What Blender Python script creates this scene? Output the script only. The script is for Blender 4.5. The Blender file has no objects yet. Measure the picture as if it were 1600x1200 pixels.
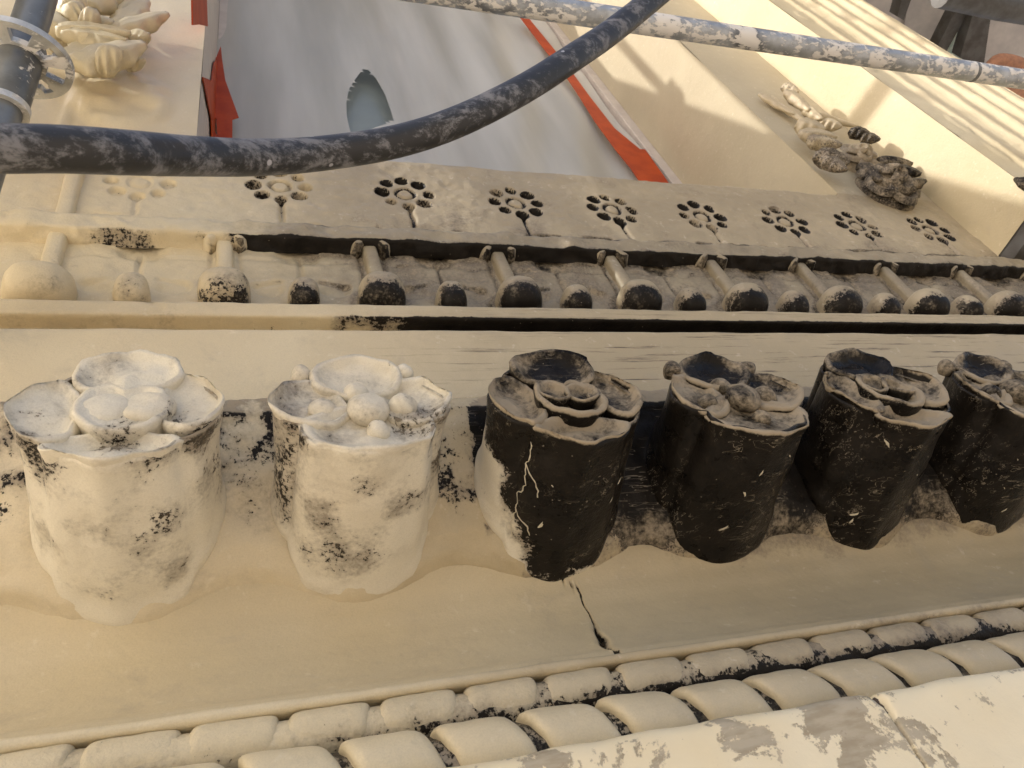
import bpy, bmesh, math, random
import numpy as np
from mathutils import Vector, Matrix
random.seed(7); rng = np.random.default_rng(7)
sc = bpy.context.scene
COL = sc.collection
S = 0.24                      # metres per ornament pitch (all shapes below are laid out in pitches)

# ---------------------------------------------------------------- camera, light, exposure
AX = np.array([[0.94737416, -0.01578957, 0.31973878],     # world X (along the wall) seen by the camera
               [-0.20698579, 0.73171292, 0.6494252],      # world Y (into the wall)
               [-0.24417929, -0.68143057, 0.68994845]])   # world Z (up)
cd = bpy.data.cameras.new('camera'); cam = bpy.data.objects.new('camera', cd); COL.objects.link(cam)
right = Vector(AX[:, 0]); down = Vector(AX[:, 1]); fwd = Vector(AX[:, 2])
m = Matrix((right, -down, -fwd)).transposed().to_4x4(); cam.matrix_world = m
cd.sensor_width = 36; cd.lens = 36*1215/1600; cd.clip_start = 0.02; cd.clip_end = 500
sc.camera = cam
cd.dof.use_dof = True; cd.dof.focus_distance = 1.0; cd.dof.aperture_fstop = 20

SUN_T = Vector((1.0, 0.20, -0.78)).normalized()           # direction sunlight travels
el = math.asin(-SUN_T.z); az = math.atan2(-SUN_T.x, -SUN_T.y)
w = bpy.data.worlds.new('World'); sc.world = w; w.use_nodes = True
nt = w.node_tree; bg = nt.nodes['Background']
sky = nt.nodes.new('ShaderNodeTexSky'); sky.sky_type = 'NISHITA'; sky.sun_disc = False
sky.sun_elevation = el; sky.sun_rotation = az; sky.air_density = 0.8; sky.dust_density = 5.0; sky.ozone_density = 0.6
nt.links.new(sky.outputs[0], bg.inputs[0]); bg.inputs[1].default_value = 0.15
sl = bpy.data.lights.new('sun', 'SUN'); sl.energy = 2.0; sl.angle = math.radians(0.5); sl.color = (1, .95, .87)
so = bpy.data.objects.new('sun', sl); COL.objects.link(so); so.rotation_euler = SUN_T.to_track_quat('-Z', 'Y').to_euler()
vs = sc.view_settings; vs.view_transform = 'Standard'; vs.look = 'None'; vs.gamma = 1; vs.exposure = 1.0
vs.use_curve_mapping = False
sc.render.engine = 'CYCLES'

# ---------------------------------------------------------------- helpers
def ray(px, py):
    d = np.array([px-800., py-600., 1215.]); d /= np.linalg.norm(d); return AX @ d
def onY(px, py, y): d = ray(px, py); return d*y/d[1]
def onX(px, py, x): d = ray(px, py); return d*x/d[0]
def onZ(px, py, z): d = ray(px, py); return d*z/d[2]

def _h(ix, iy, iz, s):
    n = (ix*374761393 + iy*668265263 + iz*2147483647 + s*1274126177) & 0xffffffff
    n = ((n ^ (n >> 13))*1274126177) & 0xffffffff
    n = ((n ^ (n >> 16))*2246822519) & 0xffffffff
    return ((n ^ (n >> 15)) & 0xffff)/65535.0*2-1
def noise(P, s=0):
    P = np.asarray(P, float); i = np.floor(P).astype(np.int64); f = P-i; f = f*f*(3-2*f)
    r = 0
    for dx in (0, 1):
        for dy in (0, 1):
            for dz in (0, 1):
                wgt = (f[..., 0] if dx else 1-f[..., 0])*(f[..., 1] if dy else 1-f[..., 1])*(f[..., 2] if dz else 1-f[..., 2])
                r = r+wgt*_h(i[..., 0]+dx, i[..., 1]+dy, i[..., 2]+dz, s)
    return r
def fbm(P, o=3, s=0):
    P = np.asarray(P, float); r = 0; a = 1
    for k in range(o): r = r+a*noise(P*2**k+17.3*k, s+k); a *= .5
    return r/1.6
def sst(a, b, x): t = np.clip((x-a)/(b-a), 0, 1); return t*t*(3-2*t)

def tag(o, label=None, cat=None, group=None, kind=None):
    if label: o['label'] = label
    if cat: o['category'] = cat
    if group: o['group'] = group
    if kind: o['kind'] = kind
    return o
def empty(name, loc, label=None, cat=None, group=None, kind=None):
    o = bpy.data.objects.new(name, None); COL.objects.link(o); o.location = Vector(loc)*S
    o.empty_display_size = .05
    return tag(o, label, cat, group, kind)
def mesh(name, V, F, mat, parent=None, smooth=True, soot=None, dust=None, auto=None):
    """V in pitches, world coordinates"""
    V = np.asarray(V, float).reshape(-1, 3)*S
    if parent is not None:
        V = V-np.array(parent_origin(parent))
    me = bpy.data.meshes.new(name); me.from_pydata(V.tolist(), [], [tuple(int(i) for i in f) for f in F]); me.update()
    bm = bmesh.new(); bm.from_mesh(me)
    if len(bm.faces) < 60000:
        bmesh.ops.recalc_face_normals(bm, faces=bm.faces)
        if any(len(e.link_faces) == 1 for e in bm.edges):      # open sheet: its front faces the open side of the wall
            po = Vector(parent_origin(parent)) if parent is not None else Vector((0, 0, 0)); a = 0
            for f in bm.faces: a += f.calc_area()*f.normal.dot((Vector((1.2*S, 0, 0))-f.calc_center_median()-po).normalized())
            if a < 0: bmesh.ops.reverse_faces(bm, faces=bm.faces)
        bm.to_mesh(me)
    bm.free()
    if smooth: me.polygons.foreach_set('use_smooth', [True]*len(me.polygons))
    for nm, a in (('soot', soot), ('dust', dust)):
        if a is not None:
            at = me.attributes.new(nm, 'FLOAT', 'POINT')
            at.data.foreach_set('value', np.broadcast_to(np.asarray(a, float).reshape(-1), (len(V),)).astype(np.float32).copy())
    if auto is not None: me.set_sharp_from_angle(angle=math.radians(auto))
    me.materials.append(mat)
    o = bpy.data.objects.new(name, me); COL.objects.link(o)
    if parent is not None: o.parent = parent
    return o
def parent_origin(p):
    v = Vector((0, 0, 0))
    while p is not None: v = v+p.location; p = p.parent
    return v
def copyo(o, loc, parent=None):
    c = o.copy(); COL.objects.link(c)
    if parent is not None: c.parent = parent
    c.location = loc; return c
def gridF(nu, nv, wu=False, wv=False, flip=False, skip=None):
    i = np.arange(nu if wu else nu-1); j = np.arange(nv if wv else nv-1)
    I, J = np.meshgrid(i, j, indexing='ij'); I = I.ravel(); J = J.ravel()
    a = I*nv+J; b = ((I+1) % nu)*nv+J; c = ((I+1) % nu)*nv+(J+1) % nv; d = I*nv+(J+1) % nv
    F = np.stack([a, b, c, d], 1) if not flip else np.stack([a, d, c, b], 1)
    return F if skip is None else F[~skip.ravel()]
def grid(name, P, mat, parent=None, soot=None, dust=None, flip=False, wu=False, wv=False, auto=None, smooth=True):
    nu, nv = P.shape[:2]
    return mesh(name, P.reshape(-1, 3), gridF(nu, nv, wu, wv, flip), mat, parent, smooth, soot, dust, auto)
def boxVF(c, h, R=None):
    V = np.array([(x, y, z) for x in (-1, 1) for y in (-1, 1) for z in (-1, 1)], float)*np.array(h)
    if R is not None: V = V @ np.array(R).T
    V = V+np.array(c)
    F = [(0, 1, 3, 2), (4, 6, 7, 5), (0, 4, 5, 1), (2, 3, 7, 6), (0, 2, 6, 4), (1, 5, 7, 3)]
    return V, F
def box(name, lo, hi, mat, parent=None, bev=0):
    lo = np.array(lo, float); hi = np.array(hi, float)
    V, F = boxVF((lo+hi)/2, (hi-lo)/2); o = mesh(name, V, F, mat, parent, smooth=False)
    if bev:
        b = o.modifiers.new('bevel', 'BEVEL'); b.width = bev*S; b.segments = 2
    return o
def prism(name, pts, dvec, mat, parent=None):
    """closed slab: polygon pts (3-D) pushed along dvec"""
    pts = np.array(pts); n = len(pts); V = np.vstack([pts, pts+np.array(dvec)])
    F = [tuple(range(n)), tuple(range(2*n-1, n-1, -1))]+[(i, i+n, (i+1) % n+n, (i+1) % n) for i in range(n)]
    return mesh(name, V, F, mat, parent, smooth=False)
def tube(name, pts, r, mat, parent=None, seg=20, caps=True, wob=0):
    pts = np.array(pts, float); n = len(pts); r = np.broadcast_to(np.array(r, float), (n,))
    T = np.gradient(pts, axis=0); T /= np.linalg.norm(T, axis=1)[:, None]
    ref = np.array([0, 0, 1.]) if abs(T[0][2]) < .8 else np.array([0, 1., 0])
    th = np.linspace(0, 2*np.pi, seg, endpoint=False); P = []
    for k in range(n):
        a = np.cross(T[k], ref); a /= np.linalg.norm(a); b = np.cross(T[k], a)
        P.append(pts[k]+r[k]*(np.cos(th)[:, None]*a+np.sin(th)[:, None]*b))
    P = np.array(P)
    if wob: P += (noise(P*8)*wob)[..., None]*np.array([0, .6, 1])
    F = gridF(n, seg, wv=True).tolist()
    if caps: F += [tuple(range(seg-1, -1, -1)), tuple((n-1)*seg+i for i in range(seg))]
    return mesh(name, P.reshape(-1, 3), F, mat, parent, auto=40)
def spline(pts, n):
    pts = np.array(pts, float); k = len(pts); t = np.linspace(0, k-1, n); out = []
    for u in t:
        i = min(int(u), k-2); f = u-i
        p0 = pts[max(i-1, 0)]; p1 = pts[i]; p2 = pts[i+1]; p3 = pts[min(i+2, k-1)]
        out.append(.5*((2*p1)+(-p0+p2)*f+(2*p0-5*p1+4*p2-p3)*f*f+(-p0+3*p1-3*p2+p3)*f**3))
    return np.array(out)

# ---------------------------------------------------------------- materials
class NT:
    def __init__(s, name):
        s.m = bpy.data.materials.new(name); s.m.use_nodes = True; s.t = s.m.node_tree
        s.b = s.t.nodes['Principled BSDF']; s.pos = s.t.nodes.new('ShaderNodeNewGeometry')
    def n(s, ty, **k):
        o = s.t.nodes.new(ty)
        for a, v in k.items(): setattr(o, a, v)
        return o
    def put(s, inp, v):
        if isinstance(v, bpy.types.NodeSocket): s.t.links.new(v, inp)
        else: inp.default_value = v
    def math(s, op, a, b=0.0, c=None, clamp=False):
        o = s.n('ShaderNodeMath', operation=op, use_clamp=clamp); s.put(o.inputs[0], a); s.put(o.inputs[1], b)
        if c is not None: s.put(o.inputs[2], c)
        return o.outputs[0]
    def noise(s, scale, detail=4, rough=.55, stretch=None, rot=None, lac=2.0, dist=0.0):
        v = s.pos.outputs['Position']
        if stretch or rot:
            mp = s.n('ShaderNodeMapping'); s.put(mp.inputs[0], v)
            if rot: mp.inputs['Rotation'].default_value = rot
            if stretch: mp.inputs['Scale'].default_value = stretch
            v = mp.outputs[0]
        o = s.n('ShaderNodeTexNoise'); s.put(o.inputs['Vector'], v); o.inputs['Scale'].default_value = scale
        o.inputs['Detail'].default_value = detail; o.inputs['Roughness'].default_value = rough
        o.inputs['Distortion'].default_value = dist
        return o.outputs[0]
    def ramp(s, v, a, b, lo=0.0, hi=1.0, smooth=True):
        o = s.n('ShaderNodeMapRange', interpolation_type='SMOOTHSTEP' if smooth else 'LINEAR'); o.clamp = True
        s.put(o.inputs[0], v); s.put(o.inputs[1], a); s.put(o.inputs[2], b); o.inputs[3].default_value = lo; o.inputs[4].default_value = hi
        return o.outputs[0]
    def mix(s, f, a, b):
        o = s.n('ShaderNodeMix', data_type='RGBA'); s.put(o.inputs[0], f)
        for i, c in ((6, a), (7, b)):
            s.put(o.inputs[i], c if isinstance(c, bpy.types.NodeSocket) else (*c, 1) if len(c) == 3 else c)
        return o.outputs[2]
    def attr(s, name):
        o = s.n('ShaderNodeAttribute', attribute_name=name); return o.outputs['Fac']
    def sep(s, v):
        o = s.n('ShaderNodeSeparateXYZ'); s.put(o.inputs[0], v); return o.outputs
    def bump(s, h, strength=.5, dist=.002, prev=None):
        o = s.n('ShaderNodeBump'); s.put(o.inputs['Height'], h); o.inputs['Strength'].default_value = strength
        o.inputs['Distance'].default_value = dist
        if prev is not None: s.put(o.inputs['Normal'], prev)
        return o.outputs[0]
    def out(s, color=None, rough=None, normal=None, **k):
        if color is not None: s.put(s.b.inputs['Base Color'], color if isinstance(color, bpy.types.NodeSocket) else (*color, 1))
        if rough is not None: s.put(s.b.inputs['Roughness'], rough)
        if normal is not None: s.put(s.b.inputs['Normal'], normal)
        for a, v in k.items(): s.put(s.b.inputs[a.replace('_', ' ')], v)
        return s.m

CREAM = (.66, .555, .385); CREAM2 = (.72, .635, .475); DUSTY = (.47, .395, .275); SOOT = (.008, .0065, .005); DUST = (.36, .30, .215)
def paint(name, c1=CREAM, c2=CREAM2, c3=DUSTY, down=0.0, x0=.0, x1=1.5, bias=0.0, clump=1.0, grain=0.0, rough=.5, bumpy=1.0, scratch=0.0, dirt=.35, tone=True, d0=.12, d1=.6, spec=.5, grime=.8):
    t = NT(name); P = t.sep(t.pos.outputs['Position']); N = t.sep(t.pos.outputs['Normal'])
    X = P[0]
    c1, c2, c3 = [(a*.955, b*.935, c*.85) for a, b, c in (c1, c2, c3)]
    big = t.noise(2.2, 3); mid = t.noise(26, 5, .6); fine = t.noise(170, 5, .65); micro = t.noise(620, 3, .6)
    xr = t.ramp(t.math('ADD', X, t.math('MULTIPLY', t.math('SUBTRACT', mid, .5), .25)), x0*S, x1*S)
    base = t.mix(t.ramp(big, .35, .65), c1, c2)
    if tone: base = t.mix(t.math('MULTIPLY', xr, t.ramp(t.noise(9, 5, .6), .2, .6, .6, 1.0)), base, c3)
    # mottled grime in the paint film
    g = t.ramp(t.noise(14, 6, .65, dist=.6), .52, .74, 0, dirt)
    base = t.mix(g, base, (.40, .34, .25))
    base = t.mix(t.ramp(micro, .35, .75, 0, .16), base, (.30, .25, .17))
    pale = t.ramp(t.noise(60, 5, .65), .60, .72, 0, .30)
    base = t.mix(pale, base, (.80, .73, .58))
    if grain:
        gr = t.noise(75, 6, .75, stretch=(.06, 1, 1.6)); gm = t.math('MULTIPLY', t.ramp(gr, .54, .68), t.math('MULTIPLY', xr, grain))
        base = t.mix(gm, base, (.12, .09, .06))
    st = t.attr('soot')
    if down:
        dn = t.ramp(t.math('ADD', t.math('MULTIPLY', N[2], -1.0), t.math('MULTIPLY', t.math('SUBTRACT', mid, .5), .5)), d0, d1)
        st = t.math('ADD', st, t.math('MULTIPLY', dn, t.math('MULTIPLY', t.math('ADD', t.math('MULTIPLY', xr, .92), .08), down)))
    st = t.math('ADD', st, bias)
    v = t.math('ADD', st, t.math('MULTIPLY', t.math('SUBTRACT', mid, .5), 1.1*clump))
    v = t.math('ADD', v, t.math('MULTIPLY', t.math('SUBTRACT', fine, .5), 1.25))
    fleck = t.noise(330, 4, .7, stretch=(1, 1, .6), rot=(.3, .5, 0))
    v = t.math('ADD', v, t.math('MULTIPLY', t.math('SUBTRACT', fleck, .5), .9))
    mask = t.ramp(v, .46, .58)
    gv = t.math('ADD', st, t.math('MULTIPLY', t.math('SUBTRACT', t.noise(11, 5, .6), .5), 1.1))
    gv = t.math('ADD', gv, t.math('MULTIPLY', t.math('SUBTRACT', mid, .5), .5))
    gv = t.math('ADD', gv, t.math('MULTIPLY', t.math('SUBTRACT', fine, .5), .5))
    halo = t.math('MULTIPLY', t.ramp(gv, .12, .62), grime)
    base = t.mix(halo, base, t.mix(t.ramp(fine, .35, .65), (.21, .17, .125), (.12, .095, .07)))
    sc_ = t.mix(t.ramp(mid, .3, .7), SOOT, (.016, .013, .010))
    # dust on the dark crust
    du = t.math('ADD', t.attr('dust'), t.math('MULTIPLY', t.math('SUBTRACT', mid, .5), 1.2))
    du = t.math('ADD', du, t.math('MULTIPLY', t.math('SUBTRACT', fine, .5), .9))
    dm = t.ramp(du, .25, .85)
    sc_ = t.mix(dm, sc_, DUST)
    col = t.mix(mask, base, sc_)
    # pale scratches and specks on the crust
    vo = t.n('ShaderNodeTexVoronoi'); t.put(vo.inputs['Vector'], t.pos.outputs['Position']); vo.inputs['Scale'].default_value = 110
    vc = t.n('ShaderNodeSeparateColor'); t.put(vc.inputs[0], vo.outputs['Color'])
    sp = t.math('MULTIPLY', t.ramp(vo.outputs['Distance'], .10, .07), t.math('GREATER_THAN', vc.outputs[0], .86))
    sm = sp
    if scratch:
        s1 = t.noise(95, 2, .5, stretch=(.10, .9, 2.2), rot=(0, .35, 0), dist=.4)
        s2 = t.noise(90, 2, .5, stretch=(.12, 1.0, 2.0), rot=(0, -.55, 0), dist=.4)
        s3 = t.ramp(t.noise(12, 2), .45, .6)
        l = t.math('ADD', t.ramp(t.math('ABSOLUTE', t.math('SUBTRACT', s1, .62)), .012, .004), t.ramp(t.math('ABSOLUTE', t.math('SUBTRACT', s2, .64)), .012, .004))
        l = t.math('MULTIPLY', t.math('MULTIPLY', l, s3), scratch, clamp=True)
        sm = t.math('MAXIMUM', sp, l)
    col = t.mix(t.math('MULTIPLY', sm, t.math('MULTIPLY', mask, .6)), col, (.42, .36, .27))
    r = t.math('ADD', t.math('MULTIPLY', mask, -.12), rough)
    r = t.math('ADD', r, t.math('MULTIPLY', t.math('MULTIPLY', dm, mask), .45))
    r = t.math('ADD', r, t.math('MULTIPLY', t.math('SUBTRACT', mid, .5), .3))
    n = t.bump(t.noise(40, 6, .65), .5*bumpy, .004)
    n = t.bump(fine, .55*bumpy, .0014, n)
    n = t.bump(t.noise(90, 4, .6, stretch=(.12, 1, 1)), .25*bumpy, .0012, n)
    n = t.bump(mask, .5, .0005, n)
    return t.out(col, r, n, Specular_IOR_Level=t.math('SUBTRACT', .5, t.math('MULTIPLY', mask, .34)))

M = {}
M['paint'] = paint('old_cream_paint')
M['clean'] = paint('smooth_cream_paint', bias=-.25, bumpy=.5, rough=.42, dirt=.2, x0=1.0, x1=4.5)
M['cove'] = paint('cove_paint', c1=(.60, .50, .34), c2=(.65, .56, .40), c3=(.47, .39, .265), bias=-.12, bumpy=.6, rough=.42, dirt=.42, x0=.8, x1=3.2)
M['fascia'] = paint('brushed_fascia_paint', grain=1.3, bias=-.2, bumpy=.6, x0=.2, x1=2.2)
M['fillet'] = paint('fillet_paint', down=1.25, x0=.2, x1=1.7, bias=-.05, grain=.5)
M['relief'] = paint('relief_paint', down=1.05, x0=-.35, x1=1.1, bias=-.02, c3=(.31, .265, .195), d0=.3, d1=.75)
M['bar'] = paint('bar_paint', down=1.25, x0=-.3, x1=.35, bias=.0, c3=(.31, .265, .195), d0=.35, d1=.7)
M['knob'] = paint('knob_paint', down=1.0, x0=-1.0, x1=1.2, bias=.08, d0=-.3, d1=.55, c3=(.37, .315, .23))
M['apron'] = paint('apron_paint', bias=-.1, x0=-.6, x1=1.2, c3=(.40, .34, .25))
M['bracket'] = paint('bracket_paint', c1=(.72, .665, .575), c2=(.80, .765, .69), tone=False, bias=.02, scratch=.8, rough=.42)
M['bead'] = paint('bead_paint', down=.50, x0=-.4, x1=2.8, bias=.08, c3=(.40, .335, .24), d0=-.15, d1=.7, bumpy=1.3)
M['bigbead'] = paint('tongue_paint', down=.15, x0=.3, x1=3, bias=-.15, bumpy=.7, rough=.4, c3=(.50, .43, .315))
M['upper'] = paint('upper_wall_paint', bias=-.2, tone=False, c1=(.45, .395, .30), c2=(.50, .445, .34), bumpy=.6)
M['pilaster'] = paint('pilaster_paint', bias=-.16, tone=False, c1=(.56, .49, .35), c2=(.62, .55, .41), bumpy=.8)
M['band'] = paint('band_paint', c1=(.63, .53, .37), c2=(.70, .62, .48), c3=(.50, .42, .29), bias=.02, scratch=.8, dirt=.5)
M['swag'] = paint('swag_paint', bias=.12, c1=(.48, .41, .31), x0=0, x1=1)

def ledge_mat():
    t = NT('peeling_ledge_paint'); base = t.mix(t.ramp(t.noise(5, 3), .35, .65), (.80, .69, .46), (.84, .75, .54))
    v = t.math('ADD', t.math('MULTIPLY', t.noise(9, 8, .68, dist=.3), .85), t.math('MULTIPLY', t.noise(75, 6, .7), .15)); f = t.ramp(v, .508, .53)
    base = t.mix(f, base, t.mix(t.ramp(t.noise(90, 4, .6, stretch=(.25, 1, 1)), .4, .65), (.47, .41, .30), (.37, .31, .21)))
    base = t.mix(t.ramp(t.noise(60, 6, .7), .64, .68, 0, .6), base, (.35, .28, .2))
    st = t.math('ADD', t.attr('soot'), t.math('MULTIPLY', t.math('SUBTRACT', t.noise(180, 5, .65), .5), 1.1)); mk = t.ramp(st, .45, .6)
    base = t.mix(mk, base, (.07, .05, .04))
    n = t.bump(t.noise(60, 6, .65), .4, .002); n = t.bump(f, .6, -.0006, n)
    return t.out(base, .55, n)
M['ledge'] = ledge_mat()

def metal(name, c=(.33, .35, .37), spl=.5, dark=.25):
    t = NT(name); n1 = t.noise(18, 6, .65); n2 = t.noise(75, 6, .65, dist=.2, stretch=(.6, 1, 1))
    base = t.mix(t.ramp(n1, .35, .7), c, tuple(k*.62 for k in c))
    pl = t.ramp(t.math('ADD', t.math('MULTIPLY', n2, .6), t.math('MULTIPLY', t.noise(14, 4), .4)), .60-.12*spl, .64-.12*spl)
    base = t.mix(t.ramp(t.noise(7, 3), .55, .66, 0, dark), base, (.05, .05, .055))
    base = t.mix(pl, base, (.76, .74, .71))
    rg = t.math('ADD', t.math('MULTIPLY', pl, .45), .38)
    n = t.bump(pl, .8, .0015); n = t.bump(t.noise(220, 4), .3, .0006, n)
    return t.out(base, rg, n, Metallic=t.math('SUBTRACT', .5, t.math('MULTIPLY', pl, .5)))
M['tube'] = metal('plaster_splashed_galvanised_steel', (.50, .53, .57), .92, .6)
M['standard'] = metal('dark_galvanised_steel', (.20, .21, .215), .10)
M['rosette'] = metal('rosette_steel', (.70, .70, .68), .7, .5)
def hose_mat():
    t = NT('dusty_black_rubber'); v = t.noise(34, 8, .8, dist=.3, stretch=(.5, 1, 1.3)); w_ = t.noise(110, 6, .7)
    f = t.ramp(t.math('ADD', t.math('MULTIPLY', v, .75), t.math('MULTIPLY', w_, .3)), .50, .62, 0, .85)
    c = t.mix(f, (.024, .024, .026), (.235, .235, .25))
    vo = t.n('ShaderNodeTexVoronoi'); t.put(vo.inputs['Vector'], t.pos.outputs['Position']); vo.inputs['Scale'].default_value = 55
    vc = t.n('ShaderNodeSeparateColor'); t.put(vc.inputs[0], vo.outputs['Color'])
    sp = t.math('MULTIPLY', t.ramp(vo.outputs['Distance'], .16, .12), t.math('GREATER_THAN', vc.outputs[0], .9))
    c = t.mix(t.math('MULTIPLY', sp, .8), c, (.5, .5, .55))
    return t.out(c, t.math('ADD', .42, t.math('MULTIPLY', f, .3)), t.bump(v, .3, .001))
M['hose'] = hose_mat()
def tape_mat():
    t = NT('orange_cloth_tape'); c = t.mix(t.ramp(t.noise(12, 3), .35, .65), (.44, .062, .008), (.34, .042, .006))
    return t.out(c, .55, t.bump(t.noise(30, 3, .5, stretch=(1, 1, .2)), .5, .004), Specular_IOR_Level=.2)
M['tape'] = tape_mat()
def film_mat():
    t = NT('milky_masking_film'); v = t.noise(5, 4, .5, stretch=(1, 1, .12))
    c = t.mix(t.ramp(v, .3, .7), (.46, .44, .385), (.66, .64, .58))
    m_ = t.out(c, .38, t.bump(t.noise(9, 4, .5, stretch=(1, 1, .15)), .35, .01))
    tr = t.n('ShaderNodeBsdfTransparent'); mx = t.n('ShaderNodeMixShader'); mx.inputs[0].default_value = .24
    t.t.links.new(t.b.outputs[0], mx.inputs[1]); t.t.links.new(tr.outputs[0], mx.inputs[2])
    t.t.links.new(mx.outputs[0], t.t.nodes['Material Output'].inputs[0]); return m_
M['film'] = film_mat()
def simple(name, c, r=.5, c2=None, sc_=20, b=.2, **k):
    t = NT(name); v = t.noise(sc_, 5, .6)
    return t.out(t.mix(t.ramp(v, .3, .7), c, c2 or tuple(x*.8 for x in c)), r, t.bump(v, b, .003), **k)
M['frame'] = simple('white_window_frame', (.56, .50, .44), .4, (.48, .42, .37))
M['glass'] = simple('filmed_glass', (.22, .25, .225), .3, (.25, .28, .25), 6, .05)
M['dark'] = simple('dark_room', (.05, .05, .05), .8)
M['plank'] = simple('scaffold_board', (.36, .33, .30), .7, (.24, .22, .20), 12)
M['grey'] = simple('grey_board', (.50, .47, .45), .7, (.38, .36, .36), 8)
M['steel'] = simple('dark_steel', (.10, .10, .10), .5, (.05, .045, .04), 14)
M['mint'] = simple('mint_sheet', (.50, .56, .52), .6, (.30, .42, .38), 30)
M['brick'] = simple('orange_brick', (.50, .25, .15), .7, (.35, .18, .12), 40)
M['ground'] = simple('pale_paving', (.44, .38, .30), .8, (.36, .33, .28), 3)
M['deck'] = simple('pine_board', (.50, .435, .35), .7, (.43, .37, .30), 6)
def sheet_mat():
    t = NT('translucent_fill_sheet'); tl = t.n('ShaderNodeBsdfTranslucent'); tl.inputs[0].default_value = (.90, .85, .74, 1)
    df = t.n('ShaderNodeBsdfDiffuse'); df.inputs[0].default_value = (.8, .77, .7, 1); mx = t.n('ShaderNodeMixShader'); mx.inputs[0].default_value = .25
    t.t.links.new(tl.outputs[0], mx.inputs[1]); t.t.links.new(df.outputs[0], mx.inputs[2]); t.t.links.new(mx.outputs[0], t.t.nodes['Material Output'].inputs[0])
    return t.m
M['fill_sheet'] = sheet_mat()  # for the added unseen sheet that spreads soft fill from the left
M['filler'] = simple('pale_filler', (.62, .56, .42), .6)
M['blocker'] = simple('grey_blocker', (.14, .135, .12), .7)  # for the added unseen blocker that shapes the sunlit patches

# ---------------------------------------------------------------- setting off to the sides: ground, decks, added light sheets
XL, XR = -3.0, 12.0
mesh('ground', [(-800, -800, -42), (800, -800, -42), (800, 800, -42), (-800, 800, -42)], [(0, 1, 2, 3)], M['ground'], smooth=False)['kind'] = 'structure'
dk = empty('scaffold_deck', (0, -1, -6.2), 'pine board scaffold deck below the photographer in front of the ledge', 'scaffold deck')
for i in range(7): box('board', (-22, -6.0+i*1.12, -6.4), (26, -6.0+i*1.12+1.06, -6.2), M['deck'], dk)

# added off-frame sheets: one edge shaped to cast the shade line, one for fill
def back(P): t = P[0]+4.0; return (P[1]-t*.20, P[2]+t*.78)
ed = [(-4.6, 12.0), back((9.0, 2.64, 4.6)), back((7.69, 2.75, 5.5)), back((7.69, 3.34, 7.5)), (1.01, 34), (1.27, 34), back((6.316, 3.40, 8.2)), back((6.316, 4.3, 11.6)), back((6.316, 4.9, 13.8)),  # spike in the outline keeps the right pier face shaded
      (3.3, 26), (3.3, 14.0), (1.9, 14.0), (1.9, 9.7), (3.3, 9.7), (3.3, 1.2), (-4.6, 1.2)]
up = [p for p in ed if p[1] > 1.3]
up = [(-4.6, 6.6)]+up+[(3.3, 6.6)]
mesh('added_light_sheet', [(-4.03, y, z) for y, z in up], [tuple(range(len(up)))], M['blocker'], smooth=False)
tag(bpy.data.objects['added_light_sheet'], 'dense grey canvas added out of view to cast the upper shade line', 'sheeting')
lo = [(-4.6, 1.2), (3.3, 1.2), (3.3, 6.7), (-4.6, 6.7)]
mesh('added_light_sheet', [(-4, y, z) for y, z in lo], [(0, 1, 2, 3)], M['fill_sheet'], smooth=False)
tag(bpy.data.objects['added_light_sheet.001'], 'thin pale translucent sheet added out of view to spread soft fill light', 'sheeting')

def backX(P, X): t = P[0]-X; return np.array((X, P[1]-t*.20, P[2]+t*.78))
sp = empty('scaffold_end_frame', (-3.7, 2, 10), 'steel scaffold end frame of tubes and couplings beside the added sheets', 'scaffold')
q = backX((6.316, 4.12, 9.5), -3.7)
tube('upright', [(q[0], q[1], 9), (q[0], q[1], 26)], .10, M['standard'], sp, 16)
tube('coupling', [(q[0], q[1], 18.35), (q[0], q[1], 18.75)], .24, M['standard'], sp, 16)
a_ = backX((7.69, 2.5, 8.2), -3.7); b_ = backX((7.69, 3.6, 8.5), -3.7)
tube('transom', [a_, b_], .13, M['standard'], sp, 16)
a_ = backX((7.69, 2.4, 12.2), -3.7); b_ = backX((10.3, 2.64, 11.0), -3.7)
tube('brace', [a_+(0, -.5, 0), a_, b_], .12, M['standard'], sp, 16)

# ---------------------------------------------------------------- lower mouldings
def profile_surface(name, prof, xs, mat, parent=None, amp=.006, fr=3., nsub=1, soot=None, dust=None, extra=None, auto=None, sc_=1, warp=None):
    prof = np.array(prof, float)
    # resample
    seg = np.r_[0, np.cumsum(np.hypot(*np.diff(prof, axis=0).T))]
    ss = np.unique(np.concatenate([np.linspace(seg[i], seg[i+1], max(2, int((seg[i+1]-seg[i])/(.03/sc_))+1)) for i in range(len(seg)-1)]))
    y = np.interp(ss, seg, prof[:, 0]); z = np.interp(ss, seg, prof[:, 1])
    nx, ns = len(xs), len(ss)
    P = np.zeros((nx, ns, 3)); P[..., 0] = xs[:, None]; P[..., 1] = y; P[..., 2] = z
    ty = np.gradient(y); tz = np.gradient(z); l = np.hypot(ty, tz)+1e-9
    N = np.zeros((ns, 3)); N[:, 1] = tz/l; N[:, 2] = -ty/l          # outward for profiles listed from top to bottom
    d = fbm(P*np.array([1, 1, 1])*fr, 4, 3)*amp
    if extra is not None: d = d+extra(P, ss/seg[-1])
    P = P+N[None]*d[..., None]
    if warp is not None: P = warp(P)
    s_ = soot(P, ss/seg[-1]) if soot else None; u_ = dust(P, ss/seg[-1]) if dust else None
    return grid(name, P, mat, parent, s_, u_, auto=auto, flip=False)

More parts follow.
